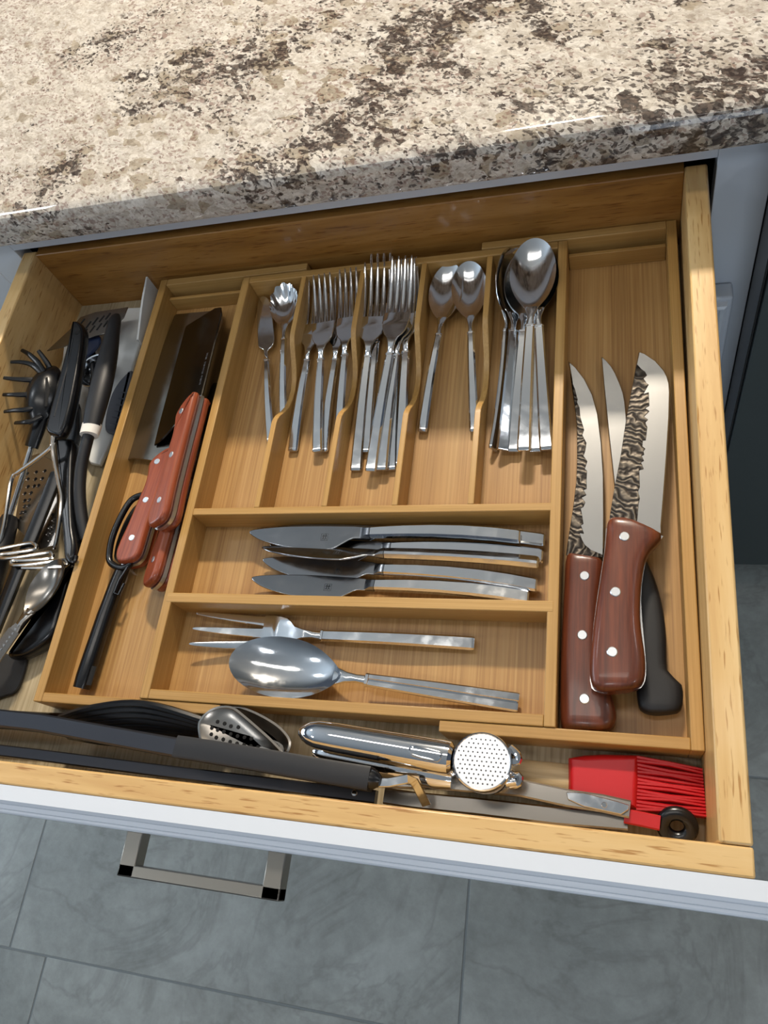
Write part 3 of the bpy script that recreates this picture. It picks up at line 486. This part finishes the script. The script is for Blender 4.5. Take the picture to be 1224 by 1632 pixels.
obj('blade', MB().plate([(-426.6, 356.1, -2.0), (-405.4, 383.4, -2.0), (-397.7, 398.8, -2.0), (-379.9, 403.8, -2.0), (-339.3, 406.3, -2.0), (-340.4, 392.1, -2.0), (-354.1, 373.6, -2.0), (-382.8, 367.2, -2.0), (-406.6, 359.4, -2.0)], -3.4, -2), steel_dull, st_, bevel=.4, seg=1)
sl = MB()
SLO = [(-394.5, 387.4, -1.9), (-390.8, 395.5, -1.9), (-384.7, 382.2, -1.9), (-381.2, 391.1, -1.9), (-377.8, 385.7, -1.9), (-373.8, 395.4, -1.9), (-370.2, 389.2, -1.9), (-366.4, 397.2, -1.9), (-363.1, 391.8, -1.9), (-359.3, 399.9, -1.9), (-385.0, 373.9, -1.9), (-382.7, 381.2, -1.9), (-377.7, 375.7, -1.9), (-374.2, 384.6, -1.9), (-369.8, 378.3, -1.9), (-366.3, 387.1, -1.9), (-362.2, 381.7, -1.9), (-359.2, 389.8, -1.9)]
for i in range(0, len(SLO), 2): sl.tube([SLO[i], SLO[i + 1]], 1.1, 6, .25)
obj('slot', sl, slot_black, st_)
obj('handle', MB().tube([(-388.1, 373.5, -14.0), (-372.9, 347.5, -14.0), (-364.4, 326.9, -14.0), (-356.9, 295.2, -14.0)], [6, 5, 5, 5], 10, .5), black_gloss, st_)
ms = thing('measuring_cup', 'small steel measuring cup half covered by the black soft-grip handle', 'cup', (-340, 345, -24))
cx, cy = [(-361.1, 330.1, -10.0)][0][:2]
obj('cup', MB().loft([[(cx + r * math.cos(a), cy + r * math.sin(a), z) for a in [2 * math.pi * j / 28 for j in range(28)]] for r, z in ((8, -23.5), (14, -22.5), (18, -18), (20, -8), (20.6, -7.6), (19.2, -8), (17, -17), (13, -21.5), (.5, -22))]), steel, ms)
sn = thing('blue_spoon', 'dark blue plastic spoon end under the black handles by the turner', 'spoon', (-350, 380, -22))
bl_ = Mat('blue_plastic', '1B2A4A', 0, .3).m
obj('bowl', MB().pillow(smooth([(-385.5, 368.8, -6.0), (-377.6, 373.9, -6.0), (-368.3, 374.7, -6.0), (-363.6, 365.3, -6.0), (-366.2, 356.5, -6.0), (-372.4, 348.9, -6.0), (-378.2, 342.9, -6.0), (-385.5, 354.9, -6.0)], 3), -9, -5.5, 2, 2), bl_, sn)
obj('handle', MB().tube([(-381.4, 347.9, -8.0), (-377.8, 323.6, -8.0), (-374.3, 300.0, -8.0)], [4, 3.4, 3.4], 8, .6), bl_, sn)
pf = thing('pasta_fork', 'black pasta fork with curved prongs on a steel rod, far left', 'fork', (-400, 290, DB))
hc = [(-393.7, 287.6, 18.0)][0]; n = 36
def pft(r, a, dz): return (hc[0] + 21 * r * math.cos(a), hc[1] + 36 * r * math.sin(a) - 4 * r * math.cos(a), 27 - 14 * r ** 2.4 - dz)
top = [[pft(.05 + .95 * i / 7, 2 * math.pi * j / n, 0) for j in range(n)] for i in range(8)]; bot = [[pft(.05 + .95 * i / 7, 2 * math.pi * j / n, 2) for j in range(n)] for i in range(8)]
hd = obj('head', MB().loft(top + bot[::-1]), black_gloss, pf)
for A_ in ([(-390.0, 302.6, 21.0), (-402.6, 313.5, 22.0), (-412.5, 319.0, 24.0), (-423.0, 320.0, 27.0), (-431.7, 318.5, 30.0)], [(-399.4, 300.9, 20.0), (-410.1, 298.9, 25.0), (-421.4, 298.4, 28.0), (-431.4, 298.5, 31.0)], [(-393.0, 283.9, 20.0), (-404.5, 280.5, 25.0), (-415.3, 279.2, 28.0), (-426.0, 279.2, 29.0)], [(-388.3, 269.5, 19.0), (-397.0, 263.1, 24.0), (-408.4, 261.7, 26.0), (-419.6, 260.8, 26.0)], [(-393.9, 309.0, 21.0), (-405.6, 321.5, 22.0), (-414.6, 328.6, 24.0), (-419.9, 332.2, 25.0), (-428.9, 336.9, 25.0)], [(-380.3, 258.1, 18.0), (-386.3, 250.8, 22.0), (-392.7, 248.5, 24.0), (-405.5, 249.6, 22.0)], [(-390.8, 310.5, 12.0), (-395.9, 320.4, 16.0), (-401.9, 328.2, 20.0), (-408.4, 335.2, 24.0)]):
    q = smooth(A_, 4, False); obj('prong', MB().tube(q, [3.6 - 1.6 * i / (len(q) - 1) for i in range(len(q))], 8, .6), black_gloss, pf)
obj('opening', MB().tube([(-385.2, 300.2, 24.0), (-376.3, 282.5, 25.0), (-373.0, 265.4, 24.0)], [1.5, 2.4, 1.5], 8, .4), slot_black, pf)
obj('neck', MB().tube([(-387.8, 265.2, 12.0), (-389.8, 245.9, 8.0), (-393.8, 231.9, 4.0)], [10, 8.5, 8], 12, .6), black_gloss, pf)
obj('rod', MB().tube([(-395.5, 236.1, 3.0), (-400.8, 205.4, -4.0), (-406.0, 178.7, -10.0), (-408.4, 155.7, -13.0)], 3.1, 10), steel, pf)
obj('grip', MB().tube([(-409.2, 164.8, -15.0), (-409.0, 156.6, -15.0), (-407.5, 142.0, -15.0), (-403.8, 114.6, -15.0), (-399.9, 77.1, -15.0)], [7.5, 9.5, 10, 10, 9], 14), black_matte, pf)
gt = thing('hand_grater', 'flat perforated steel grater lying under the potato masher', 'grater', (-385, 200, -26))
GO = [(-419.6, 235.5, -20.0), (-407.0, 239.5, -20.0), (-379.1, 227.0, -20.0), (-348.2, 138.0, -20.0), (-368.0, 132.6, -20.0), (-406.6, 158.9, -20.0), (-415.0, 203.5, -20.0)]
obj('sheet', MB().plate(GO, -21.4, -20), steel_dull, gt, bevel=.4, seg=1)
hol = MB(); GH = [(-412.1, 216.3, -19.9), (-401.6, 217.5, -19.9), (-391.3, 218.6, -19.9), (-408.8, 209.7, -19.9), (-399.4, 209.5, -19.9), (-391.1, 210.1, -19.9), (-405.4, 201.1, -19.9), (-397.9, 201.7, -19.9), (-392.8, 202.3, -19.9), (-406.3, 193.4, -19.9), (-398.8, 194.0, -19.9), (-403.3, 185.6, -19.9), (-398.1, 186.3, -19.9), (-400.8, 179.4, -19.9), (-396.5, 180.0, -19.9), (-402.0, 172.5, -19.9), (-398.4, 173.2, -19.9), (-401.1, 166.3, -19.9), (-364.0, 169.6, -19.9), (-360.6, 164.2, -19.9), (-362.1, 156.2, -19.9), (-358.9, 157.5, -19.9), (-361.8, 149.6, -19.9), (-357.9, 150.9, -19.9), (-357.2, 143.1, -19.9)]
for p in GH: hol.disc(p[0], p[1], -19.95, -19.4, 1.5, 8)
obj('hole', hol, slot_black, gt, kind='stuff')
hol = MB()
for p in GH: hol.loft([[(p[0] - 1 + r * math.cos(a), p[1] - 1.9 + r * .6 * math.sin(a), z) for a in [2 * math.pi * j / 8 for j in range(8)]] for r, z in ((1.6, -20), (1.0, -18.6), (.2, -18.2))])
obj('tooth', hol, chrome, gt, kind='stuff')
lb = thing('ladle', 'black nylon ladle with a broad flat handle crossing the grater', 'ladle', (-395, 130, DB))
obj('handle', MB().loft([[(p[0] + a * 7.2, p[1] + a * 2.2, p[2] + c) for a, c in ((-1, -2.5), (-.8, -3.5), (.8, -3.5), (1, -2.5), (1, 1), (.7, 2.6), (-.7, 2.6), (-1, 1))] for p in [(-362.4, 209.1, -6.0), (-365.7, 187.5, -8.0), (-369.6, 158.3, -10.0), (-373.7, 126.7, -12.0), (-378.3, 86.6, -14.0), (-382.7, 46.6, -15.0)]]), black_gloss, lb)
sk = thing('nylon_spoon', 'deep black nylon spoon bowl tucked beside the tray, behind the steel scoop', 'spoon', (-345, 60, DB))
obj('bowl', MB().pillow(smooth([(-320.5, 116.9, -14.0), (-325.6, 100.2, -14.0), (-335.5, 81.8, -14.0), (-346.6, 63.6, -14.0), (-356.0, 45.2, -14.0), (-359.8, 34.0, -14.0), (-358.7, 27.8, -14.0), (-343.9, 28.6, -14.0), (-327.4, 38.5, -14.0), (-316.1, 51.5, -14.0), (-315.3, 67.7, -14.0), (-317.0, 91.4, -14.0)], 3), -32, -15, 5, 12), black_gloss, sk)
obj('rim', MB().tube(smooth([(-319.2, 115.3, -13.0), (-324.5, 99.2, -13.0), (-334.4, 80.9, -13.0), (-345.5, 62.8, -13.0), (-353.9, 45.5, -13.0)], 4, False), 1.6, 8), black_gloss, sk)
bt = thing('silicone_spatula', 'flat dark grey spatula blade at the lower left of the drawer floor', 'spatula', (-370, 20, DB))
obj('blade', MB().pillow(smooth([(-402.5, 36.1, -29.0), (-371.2, 33.6, -29.0), (-352.4, 35.7, -29.0), (-347.7, 25.6, -29.0), (-347.3, 10.3, -29.0), (-349.6, 0.7, -29.0), (-357.5, -3.7, -29.0), (-383.9, -7.2, -29.0)], 3), -32.6, -28.6, 1.6, 2), charcoal, bt)
obj('handle', MB().tube([(-391.1, 16.3, -29.0), (-421.0, 11.6, -29.0)], 5, 8, .5), charcoal, bt)
sc = thing('steel_scoop', 'brushed steel tasting spoon with a long oval bowl beside the tray', 'spoon', (-375, 90, -25), frame=frame([(-365.6, 4.3, -2.0)][0], [(-320.0, 114.9, -6.0)][0], -6))
Ls = (P(*[(-365.6, 4.3, -2.0)][0]) - P(*[(-320.0, 114.9, -6.0)][0])).length * 1000
b_ = bowl_mesh(MB(), Ls - 56, 56, 33, 10, rz=lambda u: 2 + 3 * u)
b_.bar([(Ls - 68, 0, .5, 8, 2), (Ls - 62, 0, .5, 7.5, 2), (Ls - 54, 0, 0, 12, 1.6), (Ls - 50, 0, -1, 14, 1.2)], .3)
obj('bowl', b_, steel_dull, sc, ang=50)
obj('handle', MB().bar([(0, 0, 0, 15, 2), (8, 0, 0, 17, 2.4), (Ls * .4, 0, .6, 15, 2.4), (Ls - 72, 0, .8, 12, 2.4), (Ls - 66, 0, .6, 8, 2)], .3), steel_dull, sc)
en = MB()
for i in range(9): en.plate([(20 + i * 4, -3 + (i % 3) * .4), (22.4 + i * 4, -2.6), (22 + i * 4, -.6 + (i % 2)), (20.4 + i * 4, -1)], 1.5, 1.95)
obj('engraving', en, steel_brushed, sc)
bh = thing('handled_utensil', 'utensil with a glossy black handle between the masher and the tray side', 'utensil', (-345, 215, -26))
obj('handle', MB().pillow(smooth([(-369.6, 239.5, -2.0), (-359.3, 242.0, -2.0), (-347.0, 238.7, -2.0), (-339.3, 214.6, -2.0), (-328.2, 180.6, -2.0), (-315.5, 148.2, -2.0), (-306.7, 130.7, -2.0), (-303.4, 117.2, -2.0), (-306.9, 111.7, -2.0), (-314.1, 114.6, -2.0), (-323.6, 135.5, -2.0), (-341.6, 174.2, -2.0), (-356.8, 208.2, -2.0)], 3), -12, 4, 3.5, 6), black_gloss, bh)
obj('hook', MB().tube(smooth([(-311.0, 118.7, 3.0), (-306.4, 113.3, 3.0), (-301.3, 112.2, 3.0), (-301.2, 117.6, 3.0)], 4, False), 1.8, 8), black_gloss, bh)
obj('cover', MB().pillow(smooth([(-372.4, 285.4, 0.0), (-362.1, 286.4, 0.0), (-353.2, 265.1, 0.0), (-346.5, 237.5, 0.0), (-363.1, 238.1, 0.0), (-369.5, 260.0, 0.0)], 3), -8, 0, 2, 3), Mat('smoky_plastic', '3A3C3E', 0, .15).m, bh)
rg = thing('soft_grip_spoon', 'tool with a fat black soft-grip handle and a white ring at its neck', 'utensil', (-320, 300, -15))
obj('grip', MB().tube(smooth([(-336.9, 381.2, 12.0), (-334.1, 367.2, 14.0), (-328.2, 334.4, 15.0), (-323.5, 299.3, 16.0), (-320.7, 266.3, 16.0), (-319.5, 245.7, 15.0)], 3, False), [5, 6, 7, 7.4, 7.8, 8.6, 9.6, 10.3, 10.8, 11, 11.2, 11, 10.6, 10, 9.6, 9.3], 18, .8), black_matte, rg)
obj('end_cap', MB().tube([(-337.1, 383.3, 12.0), (-336.3, 379.5, 12.0)], [3.6, 5], 14, .8), black_matte, rg)
obj('ring', MB().tube([(-320.0, 248.1, 14.5), (-319.6, 236.3, 14.5)], [9.8, 9.4], 18, .8), Mat('ivory_ring', 'E4DED4', 0, .5).m, rg)
obj('shaft', MB().tube(smooth([(-321.5, 238.6, 13.0), (-321.7, 226.8, 12.0), (-323.0, 207.3, 8.0), (-321.2, 187.4, 4.0), (-317.3, 169.7, 0.0), (-311.5, 152.3, -4.0), (-306.2, 138.3, -8.0)], 3, False), 5.6, 12), black_matte, rg)
pm = thing('potato_masher', 'potato masher with a long black handle, forked wire and zigzag foot', 'masher', (-380, 250, -20))
mo = smooth([(-379.2, 366.1, 24.0), (-376.6, 370.7, 24.0), (-369.8, 368.8, 24.0), (-361.9, 360.4, 24.0), (-356.4, 342.7, 24.0), (-348.2, 299.9, 24.0), (-341.8, 255.2, 24.0), (-343.5, 232.9, 24.0), (-352.8, 232.6, 24.0), (-362.1, 237.2, 24.0), (-365.8, 248.6, 24.0), (-370.3, 295.4, 24.0), (-374.9, 339.4, 24.0)], 3)
obj('handle', MB().pillow(mo, 12, 25, 3, 5), black_gloss, pm)
obj('groove', MB().tube(smooth([(-368.8, 346.0, 25.0), (-363.8, 314.6, 25.0), (-360.7, 280.8, 25.0), (-357.8, 252.6, 25.0)], 3, False), .9, 6, .6), black_matte, pm)
gx = [(-365.9, 353.4, 25.2)][0]
obj('hole', MB().disc(gx[0], gx[1], 24.6, 25.4, 3, 14), slot_black, pm)
wr = MB().tube(smooth([(-360.7, 241.5, 18.0), (-358.3, 230.7, 17.0), (-358.4, 223.0, 16.0), (-374.2, 213.3, 12.0), (-394.0, 202.3, 8.0), (-401.7, 196.6, 6.0), (-401.4, 176.2, 2.0), (-400.8, 149.0, -4.0), (-403.4, 126.4, -9.0)], 4, False), 2.1, 8)
wr.tube(smooth([(-357.2, 239.9, 18.0), (-355.6, 229.3, 17.0), (-355.0, 221.5, 16.0), (-350.0, 207.2, 12.0), (-340.2, 185.6, 8.0), (-335.2, 173.4, 6.0), (-332.9, 152.7, 2.0), (-334.7, 135.1, -4.0), (-337.8, 129.2, -8.0)], 4, False), 2.1, 8)
obj('fork_wire', wr, wire, pm)
zz = smooth([(-414.5, 123.7, -6.0), (-371.0, 132.5, -6.0), (-360.9, 132.6, -6.0), (-357.1, 130.1, -6.0), (-358.7, 126.9, -6.0), (-381.9, 123.4, -6.0), (-393.0, 122.0, -6.0), (-395.2, 120.1, -6.0), (-391.2, 117.6, -6.0), (-373.0, 119.1, -6.0), (-343.4, 123.9, -6.0), (-337.6, 123.3, -6.0), (-335.1, 120.3, -6.0), (-338.6, 118.4, -6.0), (-364.6, 116.1, -6.0), (-377.5, 115.9, -6.0), (-379.3, 113.4, -6.0), (-374.0, 110.9, -6.0), (-349.3, 113.2, -6.0), (-324.0, 116.7, -6.0), (-318.1, 115.6, -6.0), (-316.4, 112.5, -6.0), (-321.8, 110.6, -6.0), (-347.6, 108.9, -6.0), (-364.5, 108.6, -6.0)], 3, False)
obj('foot_wire', MB().tube(zz, 2.0, 8), wire, pm)
# ---------------------------------------------------------------- tools along the drawer front
wh = thing('silicone_whisk', 'black silicone whisk with bundled wires between tray and tongs', 'whisk', (-240, -30, DB))
for i in range(8):
    f_ = i / 7
    a, b, c, d = [(-275.6, -21.3, -6.0), (-240.0, -12.2, 2.0), (-192.3, -6.8, 6.0), (-139.3, -14.7, -2.0)]; e, g, h_, j_ = [(-270.3, -33.2, -16.0), (-230.2, -35.5, -12.0), (-184.4, -33.6, -12.0), (-143.1, -29.5, -16.0)]
    pts = [tuple(u[k] + (v[k] - u[k]) * f_ for k in range(3)) for u, v in ((a, e), (b, g), (c, h_), (d, j_))]
    obj('wire', MB().tube(smooth(pts, 5, False), 3.2, 8), black_gloss, wh)
obj('handle', MB().tube([(-284.8, -22.3, -20.0), (-308.5, -24.1, -20.0), (-423.1, -27.4, -20.0)], [7, 8, 8], 12), black_gloss, wh)
sp_ = thing('slotted_tongs', 'pair of perforated oval steel paddles rising behind the black tongs grip', 'tongs', (-115, -35, -30))
def paddle(pts, zz_, mt):
    o = smooth(pts, 4); p = obj('paddle', MB().loft([inset(o if area2(o) > 0 else o[::-1], d, z) for d, z in ((9, zz_ - 1.5), (2.6, zz_ + .5), (1.6, zz_ + 1.2), (0, zz_ + .8), (0, zz_), (2, zz_ - .6), (9, zz_ - 2.2))]), mt, sp_); return p
p2 = paddle([(-128.3, -6.7, 0.0), (-118.9, -1.3, 0.0), (-108.0, -2.4, 0.0), (-91.2, -7.7, 0.0), (-76.5, -14.9, 0.0), (-67.7, -24.0, 0.0), (-70.8, -33.6, 0.0), (-87.3, -31.5, 0.0), (-107.2, -22.8, 0.0)], -3, steel_dull)
p1 = paddle([(-141.5, -21.0, 6.0), (-140.7, -13.5, 6.0), (-134.8, -7.0, 6.0), (-126.0, -3.5, 6.0), (-115.4, -3.7, 6.0), (-103.5, -9.8, 6.0), (-87.1, -19.5, 6.0), (-76.7, -26.2, 6.0), (-69.0, -32.6, 6.0), (-74.7, -36.2, 6.0), (-92.9, -39.5, 6.0), (-113.3, -39.6, 6.0), (-133.4, -34.1, 6.0)], 5, steel_dull)
hol = MB()
for p in [(-127.3, -15.0, 4.4), (-121.2, -15.9, 4.4), (-115.6, -17.4, 4.4), (-109.3, -17.6, 4.4), (-130.9, -19.9, 4.4), (-125.8, -20.9, 4.4), (-120.4, -21.9, 4.4), (-114.3, -23.2, 4.4), (-108.4, -24.1, 4.4), (-102.6, -24.5, 4.4), (-96.9, -25.0, 4.4), (-130.3, -24.5, 4.4), (-125.6, -26.4, 4.4), (-119.6, -27.3, 4.4), (-113.6, -28.6, 4.4), (-107.7, -29.4, 4.4), (-101.9, -29.9, 4.4), (-96.2, -30.3, 4.4), (-90.5, -30.7, 4.4)]: hol.disc(p[0], p[1], 2.9, 4.0, 1.5, 10)
obj('hole', hol, slot_black, p1, kind='stuff')
t1 = thing('kitchen_tongs', 'long tongs with black soft grip and steel arms, the lower one shaded, along the drawer front', 'tongs', (-250, -50, -20))
def arm(name, pts, w, th, m, t): # flat strip laid along points, tilted towards the front
    R = []
    P3 = [Vector(p) for p in pts]
    for i, p in enumerate(P3):
        d = (P3[min(i + 1, len(P3) - 1)] - P3[max(i - 1, 0)]).normalized(); q = Vector((-d.y, d.x, 0)).normalized() * w / 2
        R.append([p + q - Vector((0, 0, th)), p + q * 1.0, p + q * .8 + Vector((0, 0, .8)), p - q * .8 + Vector((0, 0, .8)), p - q, p - q - Vector((0, 0, th))])
    return obj(name, MB().loft(R), m, t, ang=30)
arm('upper_arm', [(-420.8, -27.8, 20.0), (-336.3, -28.9, 20.0), (-274.0, -29.6, 20.0), (-208.6, -34.0, 20.0), (-145.0, -38.2, 20.0), (-121.4, -39.3, 20.0)], 13.5, 9, dark_steel, t1)
arm('grip', smooth([(-147.2, -37.4, 22.0), (-143.5, -37.6, 22.0), (-136.1, -37.8, 22.0), (-85.3, -40.3, 22.0), (-27.9, -43.9, 22.0), (2.8, -45.6, 22.0)], 2, False), 15.5, 11.5, black_matte, t1)
obj('grip_end', MB().tube([(-0.5, -45.1, 17.0), (5.8, -45.7, 17.0), (9.3, -46.2, 17.0)], [7.4, 6.4, 3.6], 10, .8), black_gloss, t1)
arm('lower_arm', [(-437.4, -50.2, -14.0), (-358.4, -50.5, -14.0), (-293.5, -50.9, -14.0), (-185.9, -52.4, -14.0), (-89.1, -53.2, -14.0), (-20.2, -53.8, -14.0), (-2.3, -54.1, -14.0)], 9, 6, dark_steel, t1)  # this arm lies in shade, and the shade is put into its steel colour
rv_ = [(-17.6, -53.2, -13.0)][0]; obj('rivet', MB().disc(rv_[0], rv_[1], -14, -12.4, 2.2, 12), chrome, t1)
arm('pull_tab', [(2.2, -47.6, 16.0), (15.2, -46.3, 16.0), (27.8, -42.7, 16.0), (31.2, -43.5, 12.0), (34.3, -51.0, 0.0), (36.5, -56.4, -8.0)], 6, .8, steel, t1)
t2 = thing('steel_tongs', 'plain steel tongs ending in a black pull ring at the front right corner', 'tongs', (60, -50, DB))
arm('upper_arm', [(-19.7, -43.8, -8.0), (43.7, -39.9, -8.0), (99.1, -38.9, -8.0), (129.7, -42.1, -8.0), (151.3, -42.9, -9.0), (168.1, -44.8, -10.0)], 11, 4, steel_dull, t2)
arm('lower_arm', [(2.8, -52.3, -18.0), (24.9, -53.0, -18.0), (69.0, -52.5, -18.0), (119.2, -52.8, -18.0), (166.6, -51.5, -18.0)], 11, 5, steel_dull, t2)
hp = [(128.6, -38.7, -5.0), (139.6, -38.0, -5.0), (160.9, -41.2, -5.0), (167.8, -42.7, -5.0), (167.4, -45.4, -5.0), (162.8, -48.8, -5.0), (139.8, -46.4, -5.0), (129.9, -43.2, -5.0)]
obj('hinge_plate', MB().plate(hp, -7.2, -5.4), steel, t2, bevel=.4, seg=1)
rv_ = [(152.5, -44.3, -5.0)][0]; obj('rivet', MB().disc(rv_[0], rv_[1], -5.8, -4.8, 1.8, 12), chrome, t2)
arm('tab', [(164.7, -48.8, -12.0), (176.1, -49.8, -12.0), (186.1, -50.9, -12.0)], 9, 1.2, red_rubber, t2)  # steel tab; the brush's red reflection is put into its colour
rc = [(196.3, -51.0, -16.0)][0]
obj('ring', MB().tube([(rc[0] + 8.4 * math.cos(a), rc[1] + 7.2 * math.sin(a), -16 + 2.6 * math.sin(a)) for a in [2 * math.pi * j / 28 for j in range(28)]], 4.4, 10, .6, closed=True), black_gloss, t2)
bb = thing('basting_brush', 'red silicone basting brush with pale wooden handle by the tray corner', 'brush', (160, -30, DB))
obj('handle', MB().tube([(38.6, -23.5, -24.0), (74.8, -25.3, -24.0), (105.2, -27.9, -24.0), (130.4, -30.0, -24.0)], [6, 7.5, 9.5, 11.5], 14, .55), pale_wood, bb)
fo = [(128.6, -15.7, -14.0), (138.8, -12.8, -14.0), (150.9, -11.1, -14.0), (173.9, -9.7, -14.0), (174.8, -28.5, -14.0), (173.5, -44.3, -14.0), (162.8, -44.3, -14.0), (143.2, -41.7, -14.0), (129.2, -39.2, -14.0)]
obj('ferrule', MB().pillow(fo, -32, -12, 4, 8), red_rubber, bb)
for i in range(15):
    f_ = i / 14
    for k in range(2):
        a = [(172.3, -11.6, -13.0), (172.0, -43.8, -13.0)]; c = [(212.7, -15.5, -15.0), (213.7, -43.3, -15.0)]
        pa = [a[0][m] + (a[1][m] - a[0][m]) * f_ for m in range(3)]; pc = [c[0][m] + (c[1][m] - c[0][m]) * f_ for m in range(3)]
        wig = 1.2 * math.sin(i * 1.9 + k)
        pa[2] -= 2 + k * 9; pc[2] -= 2 + k * 9
        mid = [(pa[m] + pc[m]) / 2 + (wig if m == 1 else 1 - .5 * k if m == 2 else 0) for m in range(3)]
        obj('bristle', MB().tube([tuple(pa), tuple(mid), tuple(pc)], [1.3, 1.25, .9], 6), red_rubber, bb)
gpz = thing('garlic_press', 'chrome garlic press with a round perforated chamber, front centre', 'garlic press', (20, -25, -20))
Gp = [(-55.2, -18.4, 14.0), (-44.6, -18.4, 14.0), (2.5, -21.4, 14.0), (47.0, -25.4, 14.0), (56.6, -27.0, 14.0)]
obj('upper_handle', MB().tube([Gp[0]] + [tuple(Vector(Gp[0]).lerp(Vector(Gp[-1]), f_)) for f_ in (.03, .07, .13, .25, .5, .75, .93, .98, 1.0)], [3, 6, 8.4, 9.8, 10.2, 10.4, 10.8, 11, 10.6, 8], 22, .85), chrome, gpz)
Gl = [(-49.6, -29.0, -4.0), (-1.3, -33.3, -4.0), (53.9, -37.3, -4.0)]
obj('lower_handle', MB().tube([tuple(Vector(Gl[0]).lerp(Vector(Gl[-1]), f_)) for f_ in (0, .04, .12, .5, .9, 1)], [3, 6, 8, 9, 9.4, 8], 18, .7), chrome, gpz)
wn = [(28.9, -24.4, 23.6), (31.8, -22.8, 23.6), (48.6, -24.8, 23.6), (50.5, -26.6, 23.6), (48.7, -29.9, 23.6), (45.4, -30.4, 23.6), (31.1, -28.1, 23.6)]; wn = smooth(wn, 2)
obj('window_rim', MB().tube([(p[0], p[1], 22.6) for p in wn], .9, 8, closed=True), chrome, gpz); obj('window', MB().plate(inset(wn if area2(wn) > 0 else wn[::-1], .5, 0), 21.2, 22.5), slot_black, gpz)
DC = [(76.5, -27.6, 18.0)][0]
def ell(r, z, n=40): return [(DC[0] + r * 20 * math.cos(2 * math.pi * j / n), DC[1] + r * 19 * math.sin(2 * math.pi * j / n), z) for j in range(n)]
ch = obj('chamber', MB().loft([ell(.8, -12), ell(.95, -6), ell(1, 4), ell(1, 16), ell(.97, 18.4), ell(.93, 18.8), ell(.90, 18.0)]), chrome, gpz)
obj('sieve', MB().loft([ell(.905, 16), ell(.905, 18.2)]), Mat('white_sieve', 'E9EAEC', .6, .25).m, ch)
hol = MB()
for i in range(-5, 6):
    for j in range(-5, 6):
        x = (i + .5 * (j % 2)) * 3.1; y = j * 2.75
        if (x / 16.6) ** 2 + (y / 15.6) ** 2 < 1: hol.disc(DC[0] + x, DC[1] + y, 17.9, 18.35, .62, 8)
obj('hole', hol, Mat('sieve_hole', '55575A', .3, .5).m, ch, kind='stuff')
for a in ([(93.3, -17.0, 14.0), (98.4, -20.9, 14.0), (99.0, -24.8, 14.0), (94.6, -25.6, 14.0)], [(91.1, -35.3, 8.0), (99.1, -33.0, 8.0), (99.3, -37.6, 8.0), (93.8, -39.7, 8.0)]): obj('hinge', MB().tube(smooth(a, 3, False), 2.6, 8), chrome, gpz)
pn = [(91.5, -38.2, 10.0), (97.9, -36.5, 10.0)]
obj('hinge_pin', MB().tube(pn, 3.2, 12), chrome, gpz)
pc_ = [(52.8, -31.5, 6.0), (56.7, -36.7, 6.0)]; obj('pivot', MB().tube(pc_, 2.4, 10), chrome, gpz)
